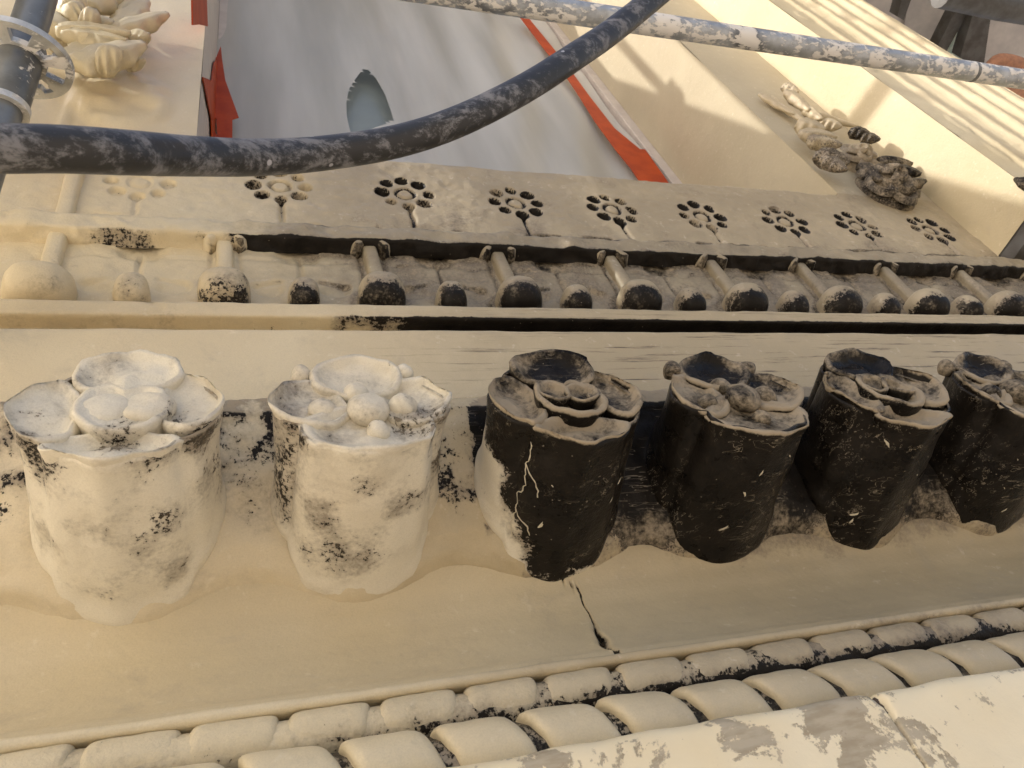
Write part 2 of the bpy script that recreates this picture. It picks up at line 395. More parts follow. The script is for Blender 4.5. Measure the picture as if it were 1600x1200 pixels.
crack = np.array([(1.474, 2.042), (1.53, 2.0), (1.5695, 1.967), (1.5803, 1.847), (1.571, 1.731), (1.541, 1.63), (1.511, 1.527), (1.492, 1.40), (1.49, 1.3)])
def crack_d(P, w0=.012):
    cx = np.interp(-P[..., 2], -crack[:, 1], crack[:, 0])+noise(P*np.array([0, 0, 14]), 5)*.012
    wz = w0*(.45+.75*sst(1.8, 1.5, P[..., 2]))*np.clip(1+noise(P*9, 8), .3, 2)
    return np.exp(-((P[..., 0]-cx)/wz)**2)*sst(2.08, 2.0, P[..., 2])*(P[..., 2] > 1.36)
xs_dense = np.unique(np.concatenate([np.arange(XL, 1.35, .03), np.arange(1.35, 1.7, .0035), np.arange(1.7, XR, .03)]))
xs = np.arange(XL, XR+.01, .03)

wall = empty('cove_moulding', (0, 3.3, 1.3), 'broad cream concave moulding with a dark jagged crack, below the row of flower brackets', 'moulding')
cove_prof = [(3.24, 2.20), (3.235, 2.14), (3.255, 2.07), (3.28, 1.98), (3.275, 1.85), (3.24, 1.75), (3.18, 1.65), (3.10, 1.55), (3.02, 1.475), (2.965, 1.44), (2.945, 1.405)]
profile_surface('cove', cove_prof, xs_dense, M['cove'], wall, amp=.010, fr=2.2,
    extra=lambda P, s: -crack_d(P)*.035+crack_d(P, .03)*.005+.004*np.exp(-((P[..., 2]-2.04-.02*np.sin(P[..., 0]*6.3))/.008)**2),
    soot=lambda P, s: crack_d(P, .012)*1.5+.16*np.exp(-((P[..., 2]-2.13)/.12)**2)*sst(1.2, 2.4, P[..., 0]) + .22*sst(1.50, 1.41, P[..., 2])+.30*sst(1.86, 2.1, P[..., 2])*sst(1.5, 2.5, P[..., 0]),
    dust=lambda P, s: .6-1.2*crack_d(P, .02))
profile_surface('fillet_strip', [(2.945, 1.405), (2.92, 1.404), (2.908, 1.396), (2.905, 1.372), (2.92, 1.36), (3.0, 1.36)], xs, M['paint'], wall, amp=.008, fr=5,
    soot=lambda P, s: -.05+.25*sst(1.2, 1.6, P[..., 0])*np.exp(-((s-.45)/.2)**2), sc_=2)

# bead (lathe along X) builder
def bead_mesh(L, R, ny=18, sq=3.0, skew=0.0, seed=0, nx=15):
    u = np.sin(np.linspace(-1, 1, nx)*np.pi/2); th = np.linspace(0, 2*np.pi, ny, endpoint=False)
    prof = (1-np.abs(u)**sq*.999)**(1/sq)
    P = np.zeros((nx, ny, 3)); P[..., 1] = prof[:, None]*np.cos(th)*R; P[..., 2] = prof[:, None]*np.sin(th)*R
    P[..., 0] = u[:, None]*L+skew*(P[..., 2])
    P *= 1+.05*fbm(P*9+seed*7.1, 3, seed)[..., None]
    return P, gridF(nx, ny, wv=True).tolist()+[tuple(range(ny-1, -1, -1)), tuple((nx-1)*ny+i for i in range(ny))]
beads = empty('bead_moulding', (0, 3.0, 1.29), 'thin rope of oblong beads with sooty undersides, running below the cracked cove', 'moulding')
protos = []
for v in range(5):
    P, F = bead_mesh(.150, .093, sq=7, skew=.15, seed=v, ny=24, nx=25)
    me = mesh('bead', P, F, M['bead'], None); protos.append(me)
k = 0
for i in range(-10, 36):
    x = .09+.3333*(i+.5)
    p = protos[i % 5]
    loc = Vector((x, 2.968, 1.276))*S-Vector(beads.location)
    if k < 5: o = p; o.parent = beads; o.location = loc
    else: o = copyo(p, loc, beads)
    o.rotation_euler = ((i*1.7) % .5-.25, random.uniform(-.02, .02), random.uniform(-.03, .03)); k += 1
    protos[i % 5] = p
profile_surface('bead_bed', [(3.0, 1.345), (2.93, 1.335), (2.893, 1.305), (2.882, 1.265), (2.893, 1.215), (2.95, 1.17), (3.0, 1.15), (3.05, .9)], xs, M['bead'], beads, amp=.01, fr=6, soot=lambda P, s: .12+.0*P[..., 0]+.22*sst(0, 1.5, P[..., 0]))
tong = empty('tongue_moulding', (0, 2.9, 1.0), 'row of larger rounded tongues separated by dark slots, just above the bright ledge', 'moulding')
protos = []
def tongue(seed):
    nx, ny = 17, 22
    u = np.linspace(-1, 1, nx); th = np.linspace(-.3*np.pi, 1.15*np.pi, ny)
    P = np.zeros((nx, ny, 3)); pr = (1-np.abs(u)**5*.9)**.5
    P[..., 1] = -np.sin(th)*0
    r = .150
    P[..., 1] = -np.cos(th*.62+.25)*r*(.55+.45*pr[:, None]); P[..., 2] = np.sin(th*.62-.35)*r*(.55+.45*pr[:, None])
    P[..., 0] = u[:, None]*.142-.10*np.abs(P[..., 2]/r)**1.5*np.sign(P[..., 2])*.6
    P *= 1+.03*fbm(P*8+seed*5, 3, seed)[..., None]
    return P, gridF(nx, ny)
for v in range(4):
    P, F = bead_mesh(.149, .142, sq=7, skew=-.42, seed=20+v, ny=26, nx=17)
    protos.append(mesh('tongue', P, F, M['bigbead'], None))
k = 0
for i in range(-10, 36):
    x = .30+.3333*(i+.5); loc = Vector((x, 2.865, 1.045))*S-Vector(tong.location); p = protos[i % 4]
    if k < 4: o = p; o.parent = tong; o.location = loc
    else: o = copyo(p, loc, tong)
    o.rotation_euler = (0, random.uniform(-.03, .03), random.uniform(-.03, .03)); k += 1
profile_surface('tongue_bed', [(2.99, 1.18), (2.88, 1.165), (2.79, 1.11), (2.755, 1.04), (2.77, .95), (2.84, .8)], xs, M['bead'], tong, amp=.01, fr=6, soot=lambda P, s: .50+.2*sst(1, 3, P[..., 0]), dust=lambda P, s: .3+0*P[..., 0])

# ledge
lg = empty('ledge', (0, 2.6, .9), 'bright cream ledge with peeling paint and an open crack, nearest the camera at lower right', 'ledge')
lc = np.array([(2.331, .953), (2.348, .867), (2.351, .766), (2.363, .679), (2.365, .644), (2.40, .3), (2.42, -.5)])
def ledge_crack(P, w=.007):
    cx = np.interp(-P[..., 2], -lc[:, 1], lc[:, 0])+noise(P*np.array([0, 0, 25]), 6)*.01
    ww = w*(.7+2.2*sst(.80, .93, P[..., 2]))
    return np.exp(-((P[..., 0]-cx)/ww)**2)
xl = np.unique(np.concatenate([np.arange(XL, 2.2, .03), np.arange(2.2, 2.55, .004), np.arange(2.55, XR, .03)]))
profile_surface('ledge_face', [(2.95, .955), (2.66, .957), (2.63, .952), (2.61, .938), (2.60, .915), (2.60, .6), (2.60, -.8), (3.4, -.8)], xl, M['ledge'], lg, amp=.012, fr=2.5,
    extra=lambda P, s: -ledge_crack(P)*.04+.008*noise(P*np.array([6, 6, 6]), 4)*(P[..., 2] > .9),
    soot=lambda P, s: ledge_crack(P, .004)*1.1+.32*np.exp(-((P[..., 2]-.935)/.01)**2)*sst(.2, .7, noise(P*3, 12)))

# building core behind everything
core = empty('building', (4, 8, 0), 'old cream painted building wall carrying all the mouldings', 'building')
box('wall', (-14, 3.45, -42), (10.22, 12, 5.6), M['upper'], core)
box('wall', (-14, 3.45, 5.6), (-.45, 12, 34), M['upper'], core)
box('wall', (7.9, 3.45, 5.6), (10.22, 12, 34), M['upper'], core)
box('wall', (-.45, 6.2, 5.6), (7.9, 12, 34), M['dark'], core)
box('wall', (-.45, 3.45, 20), (7.9, 6.2, 34), M['upper'], core)
box('sill', (-.45, 3.45, 5.6), (7.9, 6.2, 6.55), M['upper'], core)

# slab linking the brackets
def vein(P):  # dark flaking patches between the pale brackets
    n_ = fbm(P*5.5+3.1, 4, 31)
    return np.exp(-(n_/.16)**2)
def arch(P):
    a = .5+.5*np.cos((P[..., 0]+.51)/.995*2*np.pi)          # 1 at a bracket, 0 between two
    w_ = sst(2.5, 2.2, P[..., 2]); P[..., 2] -= w_*(.135*a-.01); P[..., 1] += w_*.05*a
    return P
link = empty('bracket_band', (0, 2.9, 2.6), 'rough sooty band linking the flower brackets behind and between them', 'moulding')
profile_surface('band_face', [(3.0, 3.02), (2.90, 3.0), (2.865, 2.965), (2.86, 2.86), (2.875, 2.835), (2.94, 2.66), (3.00, 2.48), (3.05, 2.34), (3.10, 2.24), (3.17, 2.165), (3.25, 2.12), (3.32, 2.10)], np.arange(XL, XR, .02), M['band'], link, amp=.028, fr=5, sc_=1.6, warp=arch,
    soot=lambda P, s: np.where(P[..., 0] < 1.12+.12*fbm(P*5, 3, 2), 0.26+.55*vein(P)*sst(2.25, 2.5, P[..., 2])*(.6+.8*noise(P*1.7+2, 40)), .95-.62*sst(2.26, 2.08, P[..., 2]+.10*noise(P*5, 70)))
        - .05*(P[..., 2] > 2.87)-.34*sst(2.42, 2.2, P[..., 2])*(P[..., 0] < 1.3),
    dust=lambda P, s: .95*sst(2.855, 2.88, P[..., 2])+.45*sst(2.5, 2.15, P[..., 2])-.05)

# fascia, dark slot, fillet
fas = empty('fascia', (0, 2.95, 3.3), 'plain brushed cream fascia board behind the tops of the flower brackets', 'fascia')
profile_surface('fascia_board', [(3.3, 3.63), (2.97, 3.63), (2.952, 3.622), (2.947, 3.605), (2.95, 3.3), (2.955, 3.015), (3.0, 3.0)], np.arange(XL, XR, .03), M['fascia'], fas, amp=.006, fr=3)
fil = empty('fillet_moulding', (0, 3.2, 4.0), 'narrow pale fillet with a black sooty underside below the row of knobs', 'moulding')
profile_surface('fillet', [(3.45, 4.116), (3.15, 4.114), (3.134, 4.108), (3.128, 4.095), (3.128, 3.985), (3.137, 3.973), (3.25, 3.972), (3.256, 3.96), (3.256, 3.55)], np.arange(XL, XR, .025), M['fillet'], fil, amp=.007, fr=6, sc_=1.5,
    extra=lambda P, s: -.02*np.exp(-((P[..., 0]+.535+.05*np.sin(P[..., 2]*40))/.012)**2)*(P[..., 2] > 3.98),
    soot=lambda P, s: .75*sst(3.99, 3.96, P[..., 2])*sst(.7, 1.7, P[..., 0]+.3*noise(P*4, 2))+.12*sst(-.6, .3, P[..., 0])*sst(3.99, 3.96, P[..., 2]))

# ---------------------------------------------------------------- flower brackets
V0 = np.array([0, .24, .9708]); A0 = np.array([0, -.9708, .24]); B0 = np.array([0, .985, -.172]); R0 = .385
sp_ = np.array([(2.97, 3.7), (2.955, 3.02), (2.88, 2.95), (2.875, 2.85), (2.94, 2.66), (3.0, 2.48), (3.06, 2.32), (3.10, 2.2), (3.20, 2.13), (3.255, 2.07), (3.28, 1.98), (3.275, 1.85), (3.18, 1.65), (2.96, 1.42)])
def surfY(z): return np.interp(-z, -sp_[:, 1], sp_[:, 0])

def face_pt(C, u, v, h): return C+R0*(u[..., None]*np.array([1, 0, 0])+v[..., None]*V0+h[..., None]*A0)
def petal(name, C, cx, cy, rx, ry, depth, rim, h0, mat, parent, dirn=None, point=.0, seed=0, soot=.1, dust=.5, notch=None, nr=13, nt=44, lean=(0, 0), outline=None):
    r = np.linspace(0, 1, nr); th = np.linspace(0, 2*np.pi, nt, endpoint=False)
    Rm = 1+0*th
    if dirn is not None:
        for (d_, a_, w_) in dirn: 
            dd = (th-d_+np.pi) % (2*np.pi)-np.pi; Rm = Rm+a_*np.exp(-(dd/w_)**2)
    Rm = Rm*(1+.09*fbm(np.stack([np.cos(th)*1.6+seed, np.sin(th)*1.6, 0*th+cx*5+cy*3], -1), 3, seed))
    rr = np.r_[r*1.0, .98, .93]
    U = rr[:, None]*np.cos(th)*rx*Rm; Vv = rr[:, None]*np.sin(th)*ry*Rm
    prof = np.interp(r, [0, .5, .74, .86, .94, 1], [-depth*.7, -depth, -depth*.5, rim*.7, rim, rim*.3])
    H = np.r_[prof, prof[-1]-.08, prof[-1]-.26][:, None]+0*th+h0
    H = H+lean[0]*U/ max(rx, .01)+lean[1]*Vv/max(ry, .01)
    if outline is not None:
        fu, fv = cx+U, cy+Vv; rho = np.hypot(fu, fv); phi = np.arctan2(fv, fu) % (2*np.pi)
        lim = np.interp(phi, outline[0], outline[1])*np.r_[np.full(nr, 1.01), .985, .94][:, None]
        k_ = np.minimum(1, lim/np.maximum(rho, 1e-6)); U = fu*k_-cx; Vv = fv*k_-cy
    P = face_pt(C, cx+U, cy+Vv, H)
    P = P+(fbm(P*8+seed, 4, seed)*.024)[..., None]*A0+(noise(P*11+seed, 5)*.010)[..., None]*V0+(noise(P*11+seed, 15)*.010)[..., None]*np.array([1, 0, 0])
    s_ = soot(P, U, Vv) if callable(soot) else soot+0*U
    d_ = dust(rr[:, None]+0*th, P) if callable(dust) else dust+0*U
    d_ = np.array(d_); d_[-2:] = -.25
    F = gridF(nr+2, nt, wv=True).tolist()
    return mesh(name, P.reshape(-1, 3), F, mat, parent, soot=s_, dust=d_)
def ball(name, C, cx, cy, r, h0, mat, parent, seed=0, soot=.1, dust=.4, fl=.8):
    th = np.linspace(0, 2*np.pi, 20, endpoint=False); ph = np.linspace(0, np.pi*.8, 10)
    U = np.sin(ph)[:, None]*np.cos(th)*r; Vv = np.sin(ph)[:, None]*np.sin(th)*r; H = h0+np.cos(ph)[:, None]*r*fl+0*th
    P = face_pt(C, cx+U, cy+Vv, H); P = P+(fbm(P*9+seed, 3, seed)*.022)[..., None]*A0+(noise(P*12+seed, 8)*.010)[..., None]*np.array([1, 0, 0])
    return mesh(name, P.reshape(-1, 3), gridF(10, 20, wv=True), mat, parent, soot=soot+0*U, dust=dust+0*U)

BL = ['cream flower bracket with a broad rose end, at the far left of the row',
      'cream flower bracket with ball centred blossom, second from the left',
      'mostly black bracket with cream lower left side and pale hairline crack, third from left',
      'black bracket with dusty ball centred blossom between two rose ended black ones',
      'black bracket with dusty rose end and chipped white lower rim',
      'black bracket with ball centred blossom at the right edge of the photo',
      'black rose ended bracket just beyond the right edge']
def on_shaft(P, j, a, off=.004):
    j0, a0 = int(j) % P.shape[1], int(a); fj, fa = j-int(j), a-a0; j1 = (j0+1) % P.shape[1]
    p = (1-fa)*((1-fj)*P[a0, j0]+fj*P[a0, j1])+fa*((1-fj)*P[a0+1, j0]+fj*P[a0+1, j1])
    nn = np.cross(P[a0, j1]-P[a0, j0], P[a0+1, j0]-P[a0, j0]); nn /= np.linalg.norm(nn)
    if np.dot(nn, p) > 0: nn = -nn
    return p+nn*off
def crackline(P, path, root, seed):
    r_ = random.Random(seed); pts = []
    for (j0, a0), (j1, a1) in zip(path[:-1], path[1:]):
        for q in range(5):
            f = q/5; pts.append(on_shaft(P, j0+(j1-j0)*f+r_.uniform(-.22, .22), a0+(a1-a0)*f, .001))
    tube('hairline_crack', pts, [.0028*(.5+r_.random()) for _ in pts], M['filler'], root, 5)
def fleck(P, j, a, sz, root, seed):
    r_ = random.Random(seed); c = on_shaft(P, j, a, .001); e1 = on_shaft(P, j+1, a, .001)-c; e2 = on_shaft(P, j, a+1, .001)-c
    e1 /= np.linalg.norm(e1); e2 /= np.linalg.norm(e2); n_ = np.cross(e1, e2); n_ *= -np.sign(np.dot(n_, c)); an = r_.uniform(0, 3.1)
    ax1 = e1*math.cos(an)+e2*math.sin(an); ax2 = -e1*math.sin(an)+e2*math.cos(an); V = [c+n_*.004]
    for q in range(9):
        t = q/9*2*math.pi; rr = r_.uniform(.6, 1.2); V.append(c+ax1*math.cos(t)*sz*1.6*rr+ax2*(math.sin(t)*sz*.45*rr+.3*sz*math.cos(t)**2))
    mesh('paint_fleck', V, [(0, 1+q, 1+(q+1) % 9) for q in range(9)], M['filler'], root)
def bracket(k):
    X0 = -.51+.995*k; typ = 'AB'[k % 2]; C = np.array([X0, 2.49, 2.54])
    root = empty('flower_bracket', (X0, 3.2, 2.3), BL[k], 'bracket', 'flower ended brackets in a row under the fascia')
    nt_ = 88; th = np.linspace(0, 2*np.pi, nt_, endpoint=False)
    def lobe(c, a, w_): d = (th-c+np.pi) % (2*np.pi)-np.pi; return a*np.exp(-(d/w_)**2)
    if typ == 'A':
        Rr = .95+lobe(np.pi*.48, .09, .5)+lobe(np.pi*1.48, .09, .18)+lobe(np.pi, .07, .3)+lobe(0, .08, .35)-lobe(np.pi*.24, .09, .12)-lobe(np.pi*.80, .12, .12)-lobe(np.pi*1.22, .08, .10)-lobe(np.pi*1.75, .06, .10)
    else:
        Rr = .94+lobe(np.pi, .08, .25)+lobe(0, .10, .25)+lobe(np.pi*.5, .08, .35)+lobe(np.pi*1.28, .06, .12)+lobe(np.pi*1.72, .06, .12)-lobe(np.pi*1.16, .12, .09)-lobe(np.pi*1.86, .10, .09)+lobe(np.pi*1.5, .04, .3)-lobe(np.pi*.25, .07, .14)-lobe(np.pi*.78, .07, .14)
    Rr = Rr+fbm(np.stack([np.cos(th)*2, np.sin(th)*2, 0*th+k*3.3], -1), 2, k)*.03
    tt = np.linspace(0, 1.35, 400)
    tc = np.zeros(nt_)
    for j in range(nt_):
        q = C+R0*Rr[j]*(np.cos(th[j])*np.array([1, 0, 0])+np.sin(th[j])*V0)
        P = q+tt[:, None]*B0; hit = P[:, 1] >= surfY(P[:, 2]); tc[j] = tt[np.argmax(hit)] if hit.any() else 1.2
    ns = 46; sv = np.r_[.0, np.linspace(.012, 1, ns+3)]
    P = np.zeros((len(sv), nt_, 3))
    for a, s_ in enumerate(sv):
        t = np.where(s_ < 0, s_, s_*(tc+.13))
        rad = Rr*R0*(1-.02*sst(0, .15, t)+.02*sst(.3, .9, t))
        # the rim carries the petal outline, the shaft below is rounder
        cc, s3 = np.abs(np.cos(th)), np.abs(np.sin(th)); sq = (cc**2.7+s3**2.7)**(-1/2.7); sq = np.where(np.sin(th) < 0, sq, 1)
        rad = rad*(1-sst(0.03, .5, t))+sst(0.03, .5, t)*(.45*rad+.55*.385*.97*sq)
        if a < 3: rad = rad*(.95, .985, 1.0)[a]
        fl = np.exp(-((tc-t)/.06)**2)*.016*(s_ > 0)
        rad = rad+fl
        q = C+rad[:, None]*(np.cos(th)[:, None]*np.array([1, 0, 0])+np.sin(th)[:, None]*V0)
        P[a] = q+np.asarray(t+0*th+(.012 if a == 0 else 0))[:, None]*B0
    rd = P-C; rd[..., 1] *= .0; rd = rd/(np.linalg.norm(rd, axis=-1)[..., None]+1e-6)
    P = P+rd*(fbm(P*4.5+k*5, 4, 50+k)*.014)[..., None]
    if k == 2:   # old crack down the left of the shaft
        pass
    s2 = np.broadcast_to(sv[:, None], P.shape[:2]); un = np.cos(th)[None]+0*s2; n3 = fbm(P*6, 4, 9)
    if k < 2:
        st = .10+.26*sst(.0, .6, noise(P*6.5+k*9, 77))*sst(.95, .6, s2)+.17*sst(.6, .97, np.abs(un))*sst(.9, .5, s2)-.3*sst(.7, .88, s2)+.10*sst(.12, .02, s2)
        if k == 1: st = st+.16*sst(.78, .95, -un)*sst(.1, .3, s2)
        du = .1+0*st
    elif k == 2:
        st = .95-.80*sst(-.70, -.95, un+.22*n3)*sst(.22, .40, s2+.2*n3)-.75*sst(.80, .97, s2+.16*n3)-.70*sst(.55, .8, s2+.25*n3)*sst(-.30, -.62, un)
        du = -.22+.45*sst(.7, 1, s2)
    else:
        st = 1.05-.62*sst(.86, 1.02, s2+.14*n3); du = -.22+.5*sst(.75, 1, s2+.2*n3)
    du = du+.6*sst(.035, .0, s2)+.22*sst(.2, .95, un)
    if k < 2: st = st-.05*sst(.05, 0, s2)
    F = gridF(len(sv), nt_, wv=True).tolist()
    mesh('shaft', P.reshape(-1, 3), F, M['bracket'], root, soot=st, dust=du)
    if k == 2: crackline(P, [(55, 6), (55.5, 10), (55, 14), (56, 18), (55, 23), (55.5, 28), (55, 33), (56, 37)], root, 1)
    if k == 2: crackline(P, [(55, 27), (58, 29), (59, 32)], root, 2); crackline(P, [(55, 13), (58, 16), (59, 20)], root, 3)
    if k >= 2:
        for q in range(5): fleck(P, 56+random.random()*22, 8+random.random()*30, .006+.014*random.random()**3, root, q+k)
    dark = k >= 2
    sb = 1.05 if dark else .13
    def DU(r, P_): return (.62+.45*noise(P_*6, 3)+.25*sst(.6, .85, r)-.45*sst(.10, .45, (P_[..., 2]-C[2])/R0*1.0-.15)) if dark else .3+0*r
    def SO(P_, U, Vv): return sb+(.22*sst(.1, .6, noise(P_*6, 14)) if not dark else 0)+0*U
    # sunken base of the flower
    rr = np.r_[np.linspace(0, 1, 12)]
    U = rr[:, None]*np.cos(th)*Rr*.965; Vv = rr[:, None]*np.sin(th)*Rr*.965
    dp = -.20
    H = np.interp(rr, [0, .6, .84, .94, 1], [dp, dp, -.17, -.14, -.10])[:, None]+0*th
    Pb = face_pt(C, U, Vv, H); Pb = Pb+(fbm(Pb*8, 3, k)*.012)[..., None]*A0
    mesh('flower_base', Pb.reshape(-1, 3), gridF(12, nt_, wv=True), M['bracket'], root, soot=SO(Pb, U, Vv)+0*U, dust=DU(rr[:, None]+0*th, Pb))
    mt = M['bracket']; pk = dict(outline=(np.r_[th, 2*np.pi], np.r_[Rr, Rr[0]]), mat=mt, parent=root, seed=k*11, soot=SO, dust=DU)
    if typ == 'A':
        dpt = .0 if k == 0 else .13
        dph = .02 if k == 0 else .08
        petal('petal', C, -.02, -.66, .68, .32, dph+.05, .05, -.05, dirn=[(-np.pi*.52, .22, .22)], lean=(0, -.04), **pk)
        petal('petal', C, -.68, .0, .37, .60, dph+.03, .06, -.02, dirn=[(np.pi*.95, .12, .35), (np.pi*.62, -.12, .15)], lean=(-.05, 0), **pk)
        petal('petal', C, .70, .10, .35, .58, dph+.03, .06, .0, dirn=[(.1, .10, .35), (np.pi*.4, -.10, .15)], lean=(.05, 0), **pk)
        petal('petal', C, .04, .64, .60, .37, dph, .07, .05, dirn=[(np.pi*.48, .12, .3), (np.pi*.80, .10, .2), (np.pi*.15, .06, .2)], lean=(0, .08), **pk)
        petal('flower_centre', C, .04, -.04, .48, .46, dpt+.03, .05, .03, dirn=[(np.pi/2, -.30, .20), (np.pi*.25, .08, .3), (np.pi*.75, .08, .3)], **pk)
        if k == 0:
            ball('bud', C, -.17, .04, .31, -.05, mt, root, 3, sb-.04, .6, .42); ball('bud', C, .27, .04, .30, -.05, mt, root, 4, sb-.04, .6, .45)
        else:
            petal('inner_petal', C, -.15, .12, .22, .25, .11, .02, .05, dirn=[(np.pi*.7, .15, .3)], **pk); petal('inner_petal', C, .24, .06, .24, .22, .11, .02, .05, dirn=[(0, .15, .3)], **pk)
    else:
        petal('petal', C, .04, -.46, .78, .52, .08, .05, -.07, dirn=[(-np.pi*.22, .08, .2), (-np.pi*.78, .10, .2), (-np.pi/2, .04, .2)], lean=(0, -.02), **pk)
        petal('petal', C, -.60, .08, .46, .50, .07, .06, -.05, dirn=[(np.pi*1.04, .16, .22)], lean=(-.08, .02), **pk)
        petal('petal', C, .62, .10, .44, .48, .07, .06, -.05, dirn=[(-.05, .16, .22)], lean=(.08, .02), **pk)
        petal('petal', C, .0, .62, .60, .38, .07, .07, -.01, dirn=[(np.pi/2, .20, .25)], lean=(0, .08), **pk)
        ds = .5 if dark else .3
        ball('flower_centre', C, .05, -.06, .26, -.05, mt, root, k, sb-.02, ds, .7)
        for (a, b, r_) in ((-.03, .36, .16), (-.46, -.02, .16), (.48, .03, .18), (.12, -.48, .13)):
            ball('seed_ball', C, a, b, r_, -.11, mt, root, k+int(a*10), sb, ds, .9)
        for a in (-.66, .60): ball('corner_bud', C, a, .74, .14, -.04, mt, root, k+3, sb, ds, 1.0)
    return root
for k in range(7): bracket(k)

# ---------------------------------------------------------------- frieze: knobs, stems, bar
fr = empty('knob_frieze', (0, 3.36, 4.1), 'low relief frieze of round knobs, stems and a dark undercut bar, left end repainted cream', 'frieze')
smallx = [-1.55+.0, -.70, .36, 1.39, 2.37, 3.36, 4.35, 5.32, 6.27, 7.25, 8.25]
bigx = [-1.22, -.15, .89, 1.91, 2.91, 3.89, 4.85, 5.82, 6.78, 7.76]
gx = np.arange(XL, XR, .0165); gz = np.arange(4.06, 5.3, .0165)
P = np.zeros((len(gx), len(gz), 3)); P[..., 0] = gx[:, None]; P[..., 1] = 3.36; P[..., 2] = gz[None]
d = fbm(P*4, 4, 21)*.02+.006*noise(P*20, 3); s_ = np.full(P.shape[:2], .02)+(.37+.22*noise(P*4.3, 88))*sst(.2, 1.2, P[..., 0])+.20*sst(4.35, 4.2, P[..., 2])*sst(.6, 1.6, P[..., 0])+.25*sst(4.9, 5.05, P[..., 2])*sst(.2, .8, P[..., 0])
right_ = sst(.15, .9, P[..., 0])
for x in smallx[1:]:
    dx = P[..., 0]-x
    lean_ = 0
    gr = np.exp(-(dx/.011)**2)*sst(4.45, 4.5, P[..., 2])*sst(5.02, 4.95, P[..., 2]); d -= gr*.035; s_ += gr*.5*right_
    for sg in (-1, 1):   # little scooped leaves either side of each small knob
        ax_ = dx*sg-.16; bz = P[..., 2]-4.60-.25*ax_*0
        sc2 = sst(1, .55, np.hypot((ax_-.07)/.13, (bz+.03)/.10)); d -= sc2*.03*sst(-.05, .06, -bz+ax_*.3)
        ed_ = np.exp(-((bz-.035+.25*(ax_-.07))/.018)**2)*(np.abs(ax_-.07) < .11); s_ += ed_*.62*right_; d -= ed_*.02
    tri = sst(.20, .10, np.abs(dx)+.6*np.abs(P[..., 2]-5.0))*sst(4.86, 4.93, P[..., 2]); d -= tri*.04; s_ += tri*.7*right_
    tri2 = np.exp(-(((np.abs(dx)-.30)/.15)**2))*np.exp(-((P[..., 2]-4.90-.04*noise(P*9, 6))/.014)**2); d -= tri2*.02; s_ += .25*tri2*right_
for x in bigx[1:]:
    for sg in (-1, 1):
        e_ = np.exp(-((P[..., 0]-x-sg*.088)/.014)**2)*sst(5.1, 5.0, P[..., 2])*sst(4.3, 4.4, P[..., 2]); s_ += e_*(.50 if sg < 0 else .62)*right_; d -= e_*.02  # stem-edge shading painted in along with the crevice grime
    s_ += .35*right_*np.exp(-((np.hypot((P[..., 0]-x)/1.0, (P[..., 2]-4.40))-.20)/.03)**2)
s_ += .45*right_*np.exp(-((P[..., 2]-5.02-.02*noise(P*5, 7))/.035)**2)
P[..., 1] -= d
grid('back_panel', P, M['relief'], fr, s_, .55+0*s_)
bar_prof = [(3.38, 5.42), (3.345, 5.39), (3.31, 5.33), (3.262, 5.26), (3.245, 5.235), (3.243, 5.09), (3.25, 5.07), (3.37, 5.03)]
profile_surface('bar', bar_prof, np.arange(XL, XR, .02), M['bar'], fr, amp=.032, fr=7, sc_=1.6,
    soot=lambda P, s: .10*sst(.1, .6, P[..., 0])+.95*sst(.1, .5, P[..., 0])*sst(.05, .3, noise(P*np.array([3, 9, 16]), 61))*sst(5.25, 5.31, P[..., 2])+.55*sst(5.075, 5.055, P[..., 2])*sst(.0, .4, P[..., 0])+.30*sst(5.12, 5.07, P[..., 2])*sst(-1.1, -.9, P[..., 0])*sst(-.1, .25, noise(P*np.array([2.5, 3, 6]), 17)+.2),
    dust=lambda P, s: .5*sst(5.2, 5.3, P[..., 2]))
def rblock(name, pts_lo, pts_hi, h, mat, parent, seed=0, n=14, mm=11, soot=.02, dust=.4, pw=4.):
    """rounded relief strip from a (x,z,w) to b (x,z,w), standing h proud of the wall"""
    (xa, za, wa), (xb, zb, wb) = pts_lo, pts_hi
    t = np.linspace(0, 1, n); a = np.linspace(0, np.pi, mm)
    cx = xa+(xb-xa)*t; cz = za+(zb-za)*t; w_ = wa+(wb-wa)*t
    L = math.hypot(xb-xa, zb-za); nx_, nz_ = (zb-za)/L, -(xb-xa)/L
    ca = np.sign(np.cos(a))*np.abs(np.cos(a))**(2/pw); sa = np.abs(np.sin(a))**(2/pw)
    P = np.zeros((n, mm, 3)); endt = (1-np.abs(2*t-1)**8)**.3
    P[..., 0] = cx[:, None]+w_[:, None]*ca*nx_; P[..., 2] = cz[:, None]+w_[:, None]*ca*nz_
    P[..., 1] = 3.385-(h+.025)*sa[None]*endt[:, None]
    P = P+(fbm(P*9+seed, 3, seed)*.010)[..., None]*np.array([.5, 1, .3])
    return mesh(name, P.reshape(-1, 3), gridF(n, mm), mat, parent, soot=soot+0*P[..., 0], dust=dust+0*P[..., 0])
